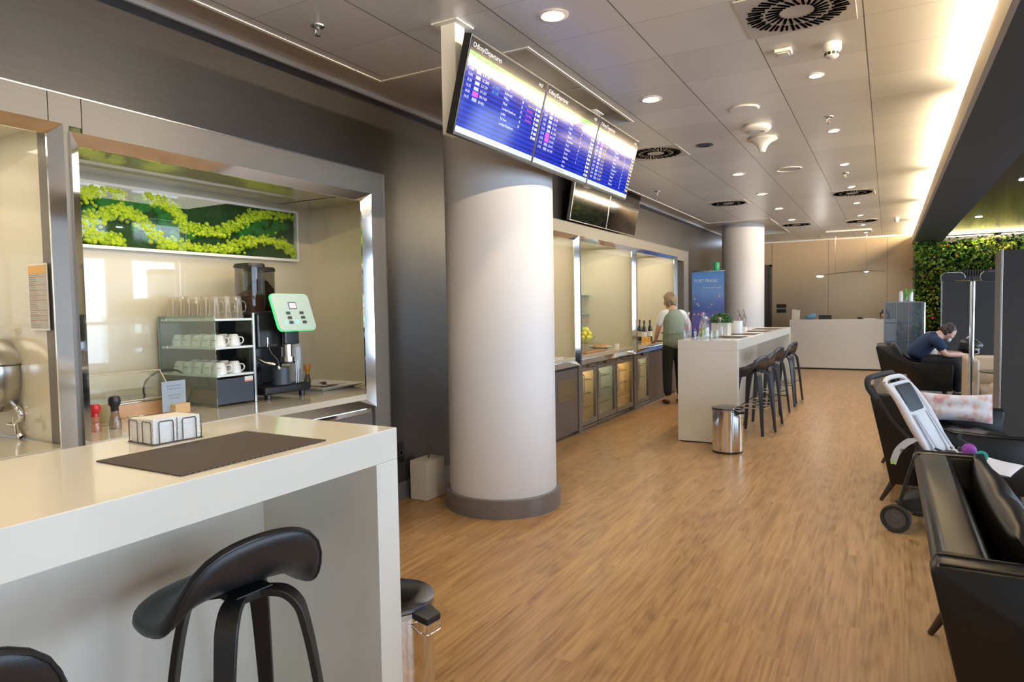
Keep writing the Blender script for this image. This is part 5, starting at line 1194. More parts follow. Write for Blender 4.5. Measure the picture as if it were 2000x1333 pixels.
for k in range(6500):
    x, z = rr.uniform(-.02, 2.7), rr.uniform(0.05, 2.72)
    if x > .75 and z < 1.2: continue
    bumpy = .05*math.sin(x*5.1+z*3)+.05*math.sin(z*6.3-x*2)
    p = Vector((x, .04-rr.random()*.13-bumpy, z)); l = rr.uniform(.05, .095)
    d = Vector((rr.uniform(-1, 1), rr.uniform(-1, -.1), rr.uniform(-1.1, .5))).normalized(); q = d.cross(Vector((rr.uniform(-1, 1), rr.uniform(-1, 1), rr.uniform(-1, 1)))).normalized(); n_ = d.cross(q)*l*.2
    vv = [b.verts.new(v) for v in (p, p+d*l*.5+q*l*.42+n_, p+d*l*1.2, p+d*l*.5-q*l*.42+n_)]; b.faces.new(vv)
lv = obj('foliage', b, leaf_mat(), pw, smooth=False); lv['kind'] = 'stuff'
M_flow = mat('red_flower', (.70, .10, .03), .5)
for k, (x, y) in enumerate(((1878, 532), (1822, 622), (1833, 642), (1850, 480), (1935, 525), (1868, 500))):
    q = at(x, y, Y=16.30); b = nb(); ball(b, (0, 0, 0), .035 if k < 2 else .022, (1, .7, 1), 1); obj('red_flower', b, M_flow, pw, loc=q-Vector((.50, 16.45, 0)))

# ================================================================== PARTITIONS, COAT STAND, RUG
M_part = mat('charcoal_fabric', (.050, .046, .044), .8, noise=(120, .25, .2, (1, 1, 1)))
pt = thing('partition_screen', 'tall dark fabric partition with pale metal edge, nearest on the right', 'partition', (.90, 7.5, 0))
b = nb(); box(b, (0, 0, .02), (2.0, .05, 1.905), .004); obj('front_panel', b, M_part, pt); b = nb(); box(b, (0, .052, .02), (.05, .42, 1.905), .004); obj('side_panel', b, mat('grey_partition_side', (.15, .14, .135), .6), pt)
b = nb(); box(b, (-.006, -.006, 0), (.010, .010, 1.912), .002); obj('metal_edge', b, M_steel, pt)
pt = thing('partition_screen', 'dark fabric partition behind the seated man in the lounge', 'partition', (.87, 15.0, 0))
b = nb(); box(b, (0.02, 0, .02), (2.3, .05, 1.905), .004); obj('front_panel', b, M_part, pt); b = nb(); box(b, (0, -.005, 0), (.022, .055, 1.91), .002); obj('metal_edge', b, M_steel, pt)
pt = thing('partition_screen', 'slatted dark partition top showing over the middle partition', 'partition', (1.22, 15.5, 0))
b = nb(); box(b, (0, 0, .02), (1.7, .05, 2.04), .004); obj('front_panel', b, M_part, pt)
b = nb()
for k in range(40): box(b, (.01+k*.042, -.02, .1), (.035+k*.042, 0, 2.04))
obj('slats', b, mat('dark_slat', (.09, .08, .075), .5), pt, smooth=False)
b = nb(); box(b, (.42, 8.55, 0), (4.6, 13.6, .012), .004); tag(obj('rug', b, mat('speckled_grey_carpet', (.16, .155, .15), .9, noise=(45, .75, .3, (1, 1, 1)))), 'grey speckled rug under the lounge armchairs', 'rug')
q = at(1897, 640, Y=9.0); csd = thing('coat_stand', 'polished steel coat stand with oval end pieces', 'coat stand', (q.x+.005, 9.0, .0125))
b = nb(); lathe(b, [(0, 0), (.17, 0), (.175, .008), (.05, .02), (.024, .03), (.022, .05)], n=40); obj('base', b, M_chrome, csd)
b = nb(); cyl(b, (0, 0, .03), .024, 1.62, 24); obj('pole', b, M_chrome, csd); b = nb(); cyl(b, (0, 0, 1.64), .014, .05, 20); obj('collar', b, M_black, csd)
for a in (-4, 176):
    ca, sa = math.cos(math.radians(a)), math.sin(math.radians(a)); L_ = .205
    b = nb(); tube(b, [(0, 0, 1.665), (ca*L_*.7, sa*L_*.7, 1.665), (ca*L_, sa*L_, 1.68)], .007, 8); arm = obj('arm', b, M_chrome, csd)
    b = nb(); pts = []
    for cx, a0 in ((.062, -90), (-.062, 90)):
        for k in range(9): an = math.radians(a0+k*22.5); pts.append((cx+.060*math.cos(an), .060*math.sin(an)))
    prism(b, pts, -.012, .012, 'y', .004); b.transform(Matrix.Translation((ca*(L_-.02), sa*(L_-.02), 1.70)) @ Matrix.Rotation(math.radians(14 if a == 176 else 6), 4, 'Z')); obj('oval_hook', b, M_chrome, arm)

# ================================================================== LEATHER SEATS
def armchair(label, loc, W, m=M_leather, rz=0, two=False, grp=None, tuft=True):
    t = thing('leather_armchair' if not two else 'leather_sofa', label, 'armchair' if not two else 'sofa', loc, rz, grp)
    side = [(.135, .15), (-.0, .765), (.02, .785), (.225, .785), (.265, .768), (.30, .715), (.345, .64), (.41, .58), (.50, .548), (.66, .535), (.955, .53), (.97, .51), (.955, .15)]
    for y in (0, W-.085):
        b = nb(); prism(b, side, y, y+.085, 'y', .010, 2); a_ = obj('arm', b, m, t, ang=50)
        b = nb()
        for yy in (y+.004, y+.081): tube(b, [(x, yy, z+.001) for x, z in side[2:12]], .0035, 6)
        obj('piping', b, M_black, a_)
    b = nb(); prism(b, [(.135, .15), (.005, .765), (.03, .79), (.125, .79), (.148, .765), (.25, .15)], .087, W-.087, 'y', .014, 3); obj('back_shell', b, m, t, ang=50)
    b = nb(); prism(b, [(.20, .15), (.95, .15), (.95, .30), (.20, .30)], .087, W-.087, 'y', .01); obj('base', b, m, t, ang=50)
    n = 1; w_ = (W-.18)/n
    for k in range(n):
        y0 = .09+k*w_; b = nb()
        # back cushion: plump, with sewn rows
        t2 = bmesh.new(); nu, nv = 12, 16; F = []
        for sgn in (1, -1):
            G = []
            for i in range(nu+1):
                row = []
                for j in range(nv+1):
                    u, v = i/nu, j/nv; pl_ = (math.sin(PI*max(.02, min(.98, u)))*math.sin(PI*max(.02, min(.98, v))))**.35
                    tf = .012*(math.cos(u*PI*6)*math.cos(v*PI*6)) if tuft else 0
                    y = y0+.008+u*(w_-.016); zz = .36+v*(.45); xx = .335-.105*v+sgn*(.080*pl_+ (tf if sgn > 0 else 0))+(.012*math.cos(u*PI*10)*pl_ if sgn > 0 and tuft else 0)
                    row.append(t2.verts.new((xx, y, zz)))
                G.append(row)
            F.append(G)
            for i in range(nu):
                for j in range(nv):
                    q = (G[i][j], G[i+1][j], G[i+1][j+1], G[i][j+1]); t2.faces.new(q if sgn > 0 else q[::-1])
        A, B = F
        bd = [(i, 0) for i in range(nu)]+[(nu, j) for j in range(nv)]+[(i, nv) for i in range(nu, 0, -1)]+[(0, j) for j in range(nv, 0, -1)]
        for (i, j), (k2, l2) in zip(bd, bd[1:]+bd[:1]): t2.faces.new((A[i][j], B[i][j], B[k2][l2], A[k2][l2]))
        bmesh.ops.recalc_face_normals(t2, faces=t2.faces); merge(b, t2); obj('back_cushion', b, m, t, ang=80)
        b = nb(); t2 = bmesh.new(); nu, nv = 24, 24; G = []
        for i in range(nu+1):
            row = []
            for j in range(nv+1):
                u, v = i/nu, j/nv; e_ = (math.sin(PI*max(.015, min(.985, u)))*math.sin(PI*max(.015, min(.985, v))))**.22
                tf = -.022*(.5+.5*math.cos(u*PI*8))*(.5+.5*math.cos(v*PI*8)) if tuft else 0
                row.append(t2.verts.new((.36+u*.60, y0+.004+v*(w_-.008), .30+.135*e_+tf)))
            G.append(row)
        for i in range(nu):
            for j in range(nv): t2.faces.new((G[i][j], G[i+1][j], G[i+1][j+1], G[i][j+1]))
        bd = [(i, 0) for i in range(nu)]+[(nu, j) for j in range(nv)]+[(i, nv) for i in range(nu, 0, -1)]+[(0, j) for j in range(nv, 0, -1)]
        low = {ij: t2.verts.new((G[ij[0]][ij[1]].co.x, G[ij[0]][ij[1]].co.y, .300)) for ij in bd}
        for a_, c_ in zip(bd, bd[1:]+bd[:1]): t2.faces.new((G[a_[0]][a_[1]], low[a_], low[c_], G[c_[0]][c_[1]]))
        bmesh.ops.recalc_face_normals(t2, faces=t2.faces); merge(b, t2); obj('seat_cushion', b, m, t, ang=80)
    for x, y in ((.16, .10), (.16, W-.10), (.88, .10), (.88, W-.10)):
        b = nb(); dx = -.085 if x < .5 else .03; dy = 0
        tube(b, [(x, y, .16), (x+dx, y+dy, 0.002)], [.024, .013], 10); obj('leg', b, M_brownleg, t)
    return t
armchair('black leather sofa with wing arms in the near right corner', (.10, 1.97, 0), 1.49, two=True)
armchair('black leather sofa behind the pushchair with a patterned pillow on it', (-.105, 5.42, 0), 1.50, two=True)
armchair('black leather armchair in which the man in navy sits', (-.15, 11.25, .0125), .88, tuft=False)
M_beige = mat('beige_leather', (.60, .46, .32), .45)
# beige club chair seen past the coat stand
bc = thing('club_chair', 'beige leather club chair behind the steel coat stand', 'armchair', (.885, 10.05, .0125))
b = nb(); box(b, (0, 0, .06), (.12, .85, .70), .035, 4); obj('arm', b, M_beige, bc); b = nb(); box(b, (.70, 0, .06), (.86, .80, .56), .05, 4); obj('arm', b, M_beige, bc)
b = nb(); box(b, (.115, .66, .06), (.72, .86, .70), .04, 4); obj('backrest', b, M_beige, bc); b = nb(); box(b, (.122, .04, .10), (.698, .66, .34), .04, 4); obj('seat', b, M_beige, bc)
b = nb()
for x, y in ((.06, .06), (.78, .06), (.06, .78), (.78, .78)): cyl(b, (x, y, 0), .02, .065, 12)
obj('feet', b, M_black, bc)
bc2 = thing('club_chair', 'beige rounded armchair whose arm shows by the near partition', 'armchair', (1.02, 8.85, .0125))
b = nb(); box(b, (0, .0, .05), (.14, .55, .50), .06, 4); obj('arm', b, M_beige, bc2); b = nb(); box(b, (.142, .0, .08), (.75, .55, .36), .05, 4); obj('seat', b, M_beige, bc2); b = nb(); box(b, (.75, .0, .05), (.92, .62, .70), .06, 4); obj('backrest', b, M_beige, bc2)
tb = thing('side_table', 'small round black side table in front of the beige chair', 'side table', (1.22, 9.75, .0125))
b = nb(); lathe(b, [(0, .555), (.10, .56), (.25, .575), (.26, .582), (.26, .588), (0, .588)], n=40); obj('table_top', b, M_black, tb); b = nb(); cyl(b, (0, 0, .02), .02, .54, 16); lathe(b, [(0, 0), (.15, 0), (.15, .008), (.03, .02), (0, .02)], n=32); obj('pedestal', b, M_black, tb)
lt = thing('lounge_table', 'dark table behind the beige chair holding the black backpack', 'table', (1.02, 11.75, .0125))
b = nb(); box(b, (0, 0, .58), (.95, .6, .61), .004); obj('table_top', b, M_black, lt)
for x in (.04, .87):
    for y in (.04, .52): b = nb(); box(b, (x, y, 0), (x+.04, y+.04, .58)); obj('leg', b, M_black, lt, smooth=False)
bp = thing('backpack', 'bulky black backpack on the table in front of the man', 'backpack', (1.08, 12.05, .625))
b = nb(); ball(b, (0, 0, .13), .16, (1.0, .75, .85), 3)
for v in b.verts: v.co.z = max(v.co.z, 0); v.co.x += .012*math.sin(v.co.z*50); v.co.y += .01*math.sin(v.co.x*60)
obj('bag_body', b, M_black, bp); b = nb(); ball(b, (.02, -.10, .09), .085, (1.1, .5, .8), 3); obj('front_pocket', b, M_blackgl, bp)
b = nb(); tube(b, [(-.05, 0, .25), (0, 0, .30), (.05, 0, .25)], .008, 8, k=4); tube(b, [(.05, -.13, .12), (.10, -.14, .06), (.04, -.15, .03)], .006, 6, k=3); obj('straps', b, M_white, bp)
b = nb(); box(b, (-.10, -.04, 0), (.10, .04, .03), .012); tag(obj('folded_cloth', b, mat('pale_pink_cloth', (.62, .52, .48), .8), loc=(1.50, 11.95, .625)), 'pale folded cloth on the dark table near the near partition', 'cloth')
b = nb(); box(b, (-.004, -.04, 0), (.004, .04, .36), .002); tag(obj('upright_panel', b, mat('grey_plastic', (.45, .45, .47), .3), loc=(1.62, 12.05, .625)), 'thin grey upright panel standing on the dark table', 'panel')
# pillow
def pillow_mat():
    m = mat('floral_pillow', (.75, .62, .58), .8); N, L = nt(m); p = N['Principled BSDF']; tc = N.new('ShaderNodeTexCoord')
    nz = N.new('ShaderNodeTexNoise'); nz.inputs['Scale'].default_value = 14; nz.inputs['Detail'].default_value = 3; L.new(tc.outputs['Object'], nz.inputs[0])
    c = ramp(N, L, nz.outputs[0], [(.42, (.78, .73, .73)), (.52, (.75, .63, .60)), (.60, (.72, .46, .36)), (.68, (.68, .30, .34))]); L.new(c, p.inputs['Base Color']); return m
pb0, pb1 = at(1810, 832, Z=.44), at(1912, 834, Z=.44)
t2 = bmesh.new(); nu, nv = 28, 16; F = []
for sgn in (1, -1):
    G = []
    for i in range(nu+1):
        row = []
        for j in range(nv+1):
            u, v = i/nu, j/nv; pl_ = (math.sin(PI*max(.001, min(.999, u)))*math.sin(PI*max(.001, min(.999, v))))**.45
            dent = -.02*sum(math.exp(-((u-a)**2*60+(v-.55)**2*25)) for a in (.27, .5, .73))
            cr = 1+.05*(abs(2*u-1)**3)*(abs(2*v-1)**3)
            row.append(t2.verts.new(((u-.5)*.50*(.95+.05*cr)+.0, sgn*(.065*pl_+dent*(pl_ > .3)), (v-.5)*.235*(1-.10*math.sin(PI*u))*cr+.12)))
        G.append(row)
    F.append(G)
    for i in range(nu):
        for j in range(nv): q = (G[i][j], G[i+1][j], G[i+1][j+1], G[i][j+1]); t2.faces.new(q if sgn < 0 else q[::-1])
bmesh.ops.remove_doubles(t2, verts=t2.verts, dist=.0008)
tag(obj('patterned_pillow', t2, pillow_mat(), loc=(.51, 6.66, .435), rot=(math.radians(-12), 0, math.radians(2)), ang=80), 'pale pink floral pillow standing on the black sofa seat', 'pillow')

# ================================================================== PUSHCHAIR
pc = thing('pushchair', 'folding pushchair with pale grey fabric seat standing between the black sofas', 'pushchair', (-.02, 4.82, 0), math.radians(-18))
def PS(x, y, dy=0, Y=4.9):
    q = at(x, y, Y=Y); return Vector((q.x, Y-4.72+dy, q.z))
M_pcg = mat('pale_grey_fabric', (.62, .60, .60), .75, noise=(60, .12, .1, (1, 1, 1))); M_pcf = mat('pushchair_frame', (.03, .03, .035), .3, metal=.3); M_grip = mat('foam_grip', (.02, .022, .022), .7); M_pnk = mat('pink_beige_pad', (.70, .65, .63), .75)
WY = .43
fr_ = {'h': PS(1704, 742), 'm': PS(1790, 835), 'p': PS(1840, 885)}
hx, hz = fr_['h'].x, fr_['h'].z
b = nb()
for y in (.0, WY):
    tube(b, [(hx+.01, y, hz-.03), (hx+.14, y, .70), (.26, y, .50), (.34, y, .40), (.60, y, .09)], .011, 10, k=2)
    tube(b, [(.20, y, .56), (.13, y, .30), (.08, y, .09)], .011, 8)
    tube(b, [(.13, y, .30), (.42, y, .29)], .008, 8)
tube(b, [(.08, 0, .09), (.08, WY, .09)], .008); tube(b, [(.60, 0, .09), (.60, WY, .09)], .008); tube(b, [(.42, 0, .29), (.42, WY, .29)], .008)
obj('frame', b, M_pcf, pc)
b = nb(); tube(b, [(hx+.05, -.01, hz-.12), (hx, -.01, hz-.05), (hx-.01, 0, hz), (hx+.0, .05, hz+.02), (hx+.0, WY-.05, hz+.02), (hx-.01, WY, hz), (hx, WY+.01, hz-.05), (hx+.05, WY+.01, hz-.12)], .019, 12, k=4); obj('handlebar', b, M_grip, pc)
for x, r_ in ((.085, .088), (.60, .075)):
    for y in (-.015, WY+.015):
        b = nb(); lathe(b, [(r_*.72, -.014), (r_*.92, -.018), (r_, -.010), (r_, .010), (r_*.92, .018), (r_*.72, .014)], (x, y, r_), 32, 'y'); wh = obj('wheel', b, mat('tyre_rubber', (.02, .02, .02), .7), pc)
        b = nb(); lathe(b, [(0, -.016), (r_*.25, -.016), (r_*.3, -.008), (r_*.74, -.008), (r_*.74, .008), (r_*.3, .008), (r_*.25, .016), (0, .016)], (x, y, r_), 24, 'y'); obj('hub', b, mat('hub_grey', (.10, .10, .11), .4), wh)
# seat back shell: padded rim either side with dark mesh window between
def slab(p, q, y0, y1, th, bulge=.0, n=14, m=8):
    """padded panel from p to q (x,z) across y0..y1"""
    b = nb(); d = Vector((q[0]-p[0], 0, q[1]-p[1])); nr = Vector((d.z, 0, -d.x)).normalized(); F = []
    for sg in (1, -1):
        G = []
        for i in range(n+1):
            row = []
            for j in range(m+1):
                u, v = i/n, j/m; e_ = (math.sin(PI*max(.01, min(.99, u)))*math.sin(PI*max(.01, min(.99, v))))**.4
                c_ = Vector((p[0], y0+(y1-y0)*v, p[1]))+d*u + nr*(sg*th/2*e_) + nr*bulge*math.sin(PI*u)
                row.append(b.verts.new(c_))
            G.append(row)
        for i in range(n):
            for j in range(m): b.faces.new((G[i][j], G[i+1][j], G[i+1][j+1], G[i][j+1]))
    bmesh.ops.remove_doubles(b, verts=b.verts, dist=.004*th/.03); bmesh.ops.recalc_face_normals(b, faces=b.faces); return b
obj('seat_back', slab((.02, .93), (.30, .44), .03, WY-.03, .035), M_pcg, pc, ang=80)
b = slab((.045, .915), (.135, .745), .08, WY-.08, .042); obj('mesh_window', b, mat('dark_mesh', (.02, .025, .035), .6), pc, ang=80)
b = nb()
for y in (.03, WY-.03):
    tube(b, [(.0, y, .93), (.08, y-.012*(1 if y < .2 else -1), .83), (.17, y-.02*(1 if y < .2 else -1), .67), (.26, y, .50)], [.014, .020, .023, .016], 10, k=4)
tube(b, [(.0, .03, .93), (-.012, .10, .955), (-.012, WY-.10, .955), (.0, WY-.03, .93)], .015, 10, k=4)
obj('padded_rim', b, M_pnk, pc)
b = nb()
for y in (.09, WY-.09): tube(b, [(.16, y, .74), (.235, y, .62), (.31, y, .50), (.36, y, .46)], .01, flat=(.03, .006), k=3, up=(1, 0, .6))
tube(b, [(.30, .09, .52), (.34, .20, .49), (.30, WY-.09, .52)], .008, 8, k=3); obj('harness', b, mat('pale_strap', (.50, .52, .55), .7), pc)
b = nb(); box(b, (.29, .16, .49), (.35, .22, .52), .006); tube(b, [(.28, .05, .55), (.36, .12, .50)], .008); obj('buckle', b, M_grip, pc)
obj('seat_pad', slab((.27, .49), (.46, .475), .02, WY-.02, .05), M_pnk, pc, ang=80)
obj('leg_rest', slab((.44, .475), (.66, .445), .03, WY-.03, .05, .01), M_pnk, pc, ang=80)
b = nb(); tube(b, [(.30, -.01, .50), (.45, -.02, .44), (.52, -.01, .42)], .012, 8, k=3); box(b, (.44, -.02, .425), (.56, .05, .437), .004); obj('side_strap', b, M_black, pc)
b = nb(); prism(b, [(.05, .18), (.30, .27), (.42, .26), (.40, .14), (.10, .14)], .04, WY-.04, 'y', .012); obj('basket', b, mat('dark_basket_cloth', (.025, .025, .028), .8), pc)
b = nb(); tube(b, [(.05, WY+.02, .66), (.12, WY+.04, .48), (.18, WY+.02, .34)], .004); obj('folding_cable', b, M_steel, pc)
# things hanging on it
tg = thing('luggage_tag', 'white paper luggage tag looped on the frame of the pushchair', 'tag', tuple(at(1776, 868, Y=4.66)))
b = nb(); t2 = bmesh.new(); P_ = smoothpts([(.035, 0, .03), (-.01, -.01, .01), (-.06, -.02, -.045), (-.085, -.02, -.12)], 5); rows = []
for i, p in enumerate(P_): w__ = .022 if i > 2 else .016; rows.append([t2.verts.new(p+Vector((-w__*.7, 0, w__*.7))), t2.verts.new(p+Vector((w__*.7, .004, -w__*.5)))])
for A, B in zip(rows, rows[1:]): t2.faces.new((A[0], A[1], B[1], B[0]))
ex = bmesh.ops.solidify(t2, geom=t2.faces[:], thickness=.0012); merge(b, t2); obj('paper_strip', b, M_white, tg, smooth=False)
b = nb(); 
for k in range(6): box(b, (-.045+k*.006, -.0225-.0, -.05), (-.042+k*.006, -.0205, -.028), mtx=Matrix.Translation((0, 0, 0)))
obj('printed_bars', b, M_black, tg, smooth=False); b = nb(); box(b, (-.098, -.024, -.125), (-.072, -.019, -.108)); obj('green_end', b, mat('green_print', (.45, .65, .15), .6), tg, smooth=False)
q = at(1893, 880, Y=4.80); b = nb(); ball(b, (0, 0, 0), .040, (1, .8, 1), 2)
for v in b.verts: v.co *= 1+.15*math.sin(v.co.x*160)*math.sin(v.co.z*140)
tag(obj('soft_toy', b, mat('purple_cloth', (.28, .05, .35), .7), loc=q), 'crumpled purple soft toy on the pushchair seat', 'toy')
q = at(1917, 893, Y=4.74); b = nb(); lathe(b, [(0, 0), (.032, 0), (.034, .008), (.030, .02), (0, .022)], n=28, axis='y'); tag(obj('teething_ring', b, mat('teal_plastic', (.03, .45, .40), .35), loc=q), 'round teal toy hanging beside the purple one', 'toy')
q = at(1889, 865, Y=4.95); b = nb(); tube(b, [(-.03, 0, .05), (-.045, 0, .03), (-.02, 0, .005), (.03, 0, -.02), (.045, 0, -.045)], .009, 8, k=3); box(b, (-.05, -.015, -.06), (.05, .015, -.03), .01); tag(obj('bag_hook', b, M_grip, loc=q), 'black hook clip on the far side of the pushchair', 'hook')
q = at(1921, 945, Y=4.86); b = nb(); ball(b, (0, 0, 0), .018, (1, .7, 1), 2); tag(obj('blue_toy', b, mat('blue_plastic', (.03, .10, .5), .4), loc=q), 'small blue bead toy dangling under the pushchair leg rest', 'toy')
b = nb(); lathe(b, [(0, 0), (.028, 0), (.028, .001), (0, .0012)], n=24, sx=1.3, sy=.7); q = at(1869, 846, Z=.440); tag(obj('seat_gleam', b, mat('yellow_green_gleam', (.75, .70, .05), .5), loc=(q.x, q.y, .452)), 'small yellow painted gleam on the sofa seat before the pillow', 'reflection')  # gleam on the seat leather, put in as a flat coloured disc

# ================================================================== PEOPLE
def skin(verts, edges, radii, sub=2):
    """verts: points; radii: number or (a, b); returns evaluated mesh"""
    me = bpy.data.meshes.new('s'); me.from_pydata([tuple(v) for v in verts], edges, [])
    o = bpy.data.objects.new('s', me); COL.objects.link(o)
    md = o.modifiers.new('k', 'SKIN'); md.use_smooth_shade = True
    for i, r in enumerate(radii):
        sv = me.skin_vertices[0].data[i]; sv.radius = (r, r) if not isinstance(r, tuple) else r; sv.use_root = (i == 0)
    ss = o.modifiers.new('u', 'SUBSURF'); ss.levels = sub; ss.render_levels = sub
    dg = bpy.context.evaluated_depsgraph_get(); out = bpy.data.meshes.new_from_object(o.evaluated_get(dg))
    bpy.data.objects.remove(o); bpy.data.meshes.remove(me); return out
def chain(pts): return pts, [(i, i+1) for i in range(len(pts)-1)]
def fuse(b, vox=.011, smooth=3):
    """one continuous surface out of overlapping volumes"""
    me = bpy.data.meshes.new('f'); b.to_mesh(me); b.free(); o = bpy.data.objects.new('f', me); COL.objects.link(o)
    md = o.modifiers.new('r', 'REMESH'); md.mode = 'VOXEL'; md.voxel_size = vox; md.use_smooth_shade = True
    sm = o.modifiers.new('s', 'SMOOTH'); sm.iterations = smooth; sm.factor = .5
    dg = bpy.context.evaluated_depsgraph_get(); out = bpy.data.meshes.new_from_object(o.evaluated_get(dg))
    bpy.data.objects.remove(o); bpy.data.meshes.remove(me); return out
def addskin(b, pts, radii, sub=1):
    v, e = chain(pts); me = skin(v, e, radii, sub); b.from_mesh(me); bpy.data.meshes.remove(me)
def head(b, c, fw, up, R=.078):
    """head volume with nose, brow, chin, ears; c = centre, fw facing, up top"""
    fw = Vector(fw).normalized(); up = Vector(up); up = (up-fw*up.dot(fw)).normalized(); sd = up.cross(fw)
    M_ = Matrix(((fw.x, sd.x, up.x, c[0]), (fw.y, sd.y, up.y, c[1]), (fw.z, sd.z, up.z, c[2]), (0, 0, 0, 1)))
    def B(p, r, s): ball(b, (0, 0, 0), r, s, 3, mtx=M_ @ Matrix.Translation(p))
    t = bmesh.new(); bmesh.ops.create_icosphere(t, subdivisions=3, radius=1)
    for v in t.verts:
        x, y, z = v.co; w_ = 1-.22*max(0, -z)**1.5; v.co = Vector((x*R*1.18*(1-.10*max(0, -z)), y*R*.95*w_, z*R*1.42)); v.co.x += (.012 if z < 0 else 0)*(-z)
    t.transform(M_); merge(b, t)
    B((R*1.12, 0, -.012), .014, (1.0, .75, 1.6)); B((R*1.0, 0, -.075), .024, (.9, 1.2, .8)); B((R*1.0, 0, .022), .020, (.7, 2.4, .7))
    B((R*1.08, 0, -.048), .013, (.7, 1.7, .55))
    for s_ in (-1, 1): B((.0, s_*R*.96, -.008), .022, (.8, .35, 1.35)); B((R*.92, s_*.045, -.025), .022, (.8, 1, 1))
    return M_
def face_parts(parent, M_, R=.078):
    b = nb()
    for s_ in (-1, 1): ball(b, (0, 0, 0), .0085, (1, 1.3, .8), 2, mtx=M_ @ Matrix.Translation((R*1.08, s_*.030, .006)))
    obj('eyes', b, M_black, parent); b = nb(); ball(b, (0, 0, 0), .011, (.5, 1.9, .35), 2, mtx=M_ @ Matrix.Translation((R*1.19, 0, -.050))); obj('mouth', b, mat('lip', (.42, .16, .13), .5), parent)
def hand(b, w_, d, up, L_=.17, curl=.5):
    """palm with five separate fingers from wrist w_ along d, palm normal up"""
    d = Vector(d).normalized(); up = Vector(up); up = (up-d*up.dot(d)).normalized(); s_ = d.cross(up)
    w_ = Vector(w_)
    addskin(b, [w_-d*.02, w_+d*.035, w_+d*.085], [(.026, .019), (.036, .016), (.038, .014)])
    for k, (o_, l) in enumerate(((-.030, .065), (-.010, .078), (.011, .072), (.030, .056))):
        p = w_+d*.082+s_*o_; q1 = p+(d*(1-curl*.3)-up*curl*.5).normalized()*l*.5; q2 = q1+(d*(1-curl*.8)-up*curl).normalized()*l*.5
        addskin(b, [p-d*.012, q1, q2], [.0095, .0085, .007])
    p = w_+d*.025-s_*.030; addskin(b, [p, p+(d*.6-s_*.7)*.035, p+(d*.95-s_*.75)*.06], [.012, .010, .008])
M_skin = mat('skin_tone', (.62, .36, .25), .5)
def person(label, loc): return thing('person', label, 'person', loc)
# ---- woman at the far buffet, seen from behind
wm = person('standing woman in a sage vest over a white shirt, back turned at the buffet', (-2.74, 9.72, 0))
Fd = Vector((-.62, .78, 0)); Rt = Vector((.78, .62, 0))
def wp(r, f, z): return Rt*r+Fd*f+Vector((0, 0, z))
b = nb()
M_h = head(b, wp(-.02, .10, 1.515), (-.86, .42, -.32), (0, .0, 1), .074)
addskin(b, [wp(0, .01, .98), wp(0, .0, 1.12), wp(0, .01, 1.28), wp(0, .04, 1.37), wp(-.01, .08, 1.47)], [(.15, .11), (.13, .10), (.14, .10), (.07, .07), (.052, .052)], 2)
for s_ in (-1, 1):
    addskin(b, [wp(s_*.09, 0, .93), wp(s_*.10, .01, .50), wp(s_*.10, -.01, .09)], [(.088, .088), (.058, .06), (.040, .044)], 2)
    addskin(b, [wp(s_*.10, -.05, .035), wp(s_*.11, .12, .03)], [(.035, .03), (.035, .022)])
addskin(b, [wp(-.15, .03, 1.33), wp(-.225, .05, 1.10), wp(-.21, .20, .93)], [.050, .042, .028], 2)
addskin(b, [wp(.15, .03, 1.33), wp(.235, .0, 1.09), wp(.17, .22, 1.01)], [.050, .042, .028], 2)
hand(b, wp(-.205, .22, .92), Fd*.8+Vector((0, 0, -.25)), (0, 0, 1)); hand(b, wp(.16, .24, 1.01), Fd*.8-Rt*.4, (0, 0, 1))
bd = obj('body', fuse(b, .010), M_skin, wm); face_parts(bd, M_h, .074)
b = nb(); addskin(b, [wp(-.0, .0, 1.30), wp(-.15, .03, 1.345), wp(-.225, .05, 1.13)], [.075, .066, .056], 2); addskin(b, [wp(0, .0, 1.30), wp(.15, .03, 1.345), wp(.232, .0, 1.13)], [.075, .066, .056], 2); addskin(b, [wp(0, .01, 1.2), wp(0, .03, 1.38)], [(.15, .10), (.072, .066)], 2); obj('shirt', fuse(b, .011), mat('white_shirt', (.78, .80, .80), .8), wm)
b = nb(); addskin(b, [wp(0, -.01, .79), wp(0, .0, .96), wp(0, .0, 1.12), wp(0, .0, 1.25), wp(0, .015, 1.34), wp(0, .03, 1.40)], [(.195, .145), (.185, .14), (.165, .125), (.175, .125), (.150, .10), (.085, .07)], 2)
M_vest = mat('sage_vest', (.25, .31, .25), .8, noise=(25, .15, .6, (3, 3, 1)))
obj('vest', fuse(b, .011), M_vest, wm)
b = nb(); tube(b, [wp(.19*math.sin(a), -.145*math.cos(a)*1.02, 1.045+.01*math.sin(a*3)) for a in [k*2*PI/24 for k in range(24)]], .006, 6, closed=True); obj('waist_cord', b, mat('vest_seam', (.17, .21, .17), .8), wm)
b = nb()
for s_ in (-1, 1): addskin(b, [wp(s_*.075, .0, .93), wp(s_*.10, .01, .50), wp(s_*.10, -.01, .10)], [(.115, .11), (.075, .078), (.058, .062)], 2)
obj('trousers', fuse(b, .011), mat('black_trousers', (.012, .014, .014), .8), wm)
b = nb()
for s_ in (-1, 1): addskin(b, [wp(s_*.10, -.06, .034), wp(s_*.11, .14, .03)], [(.043, .034), (.042, .028)])
obj('shoes', fuse(b, .008), mat('brown_shoe', (.10, .04, .025), .5), wm)
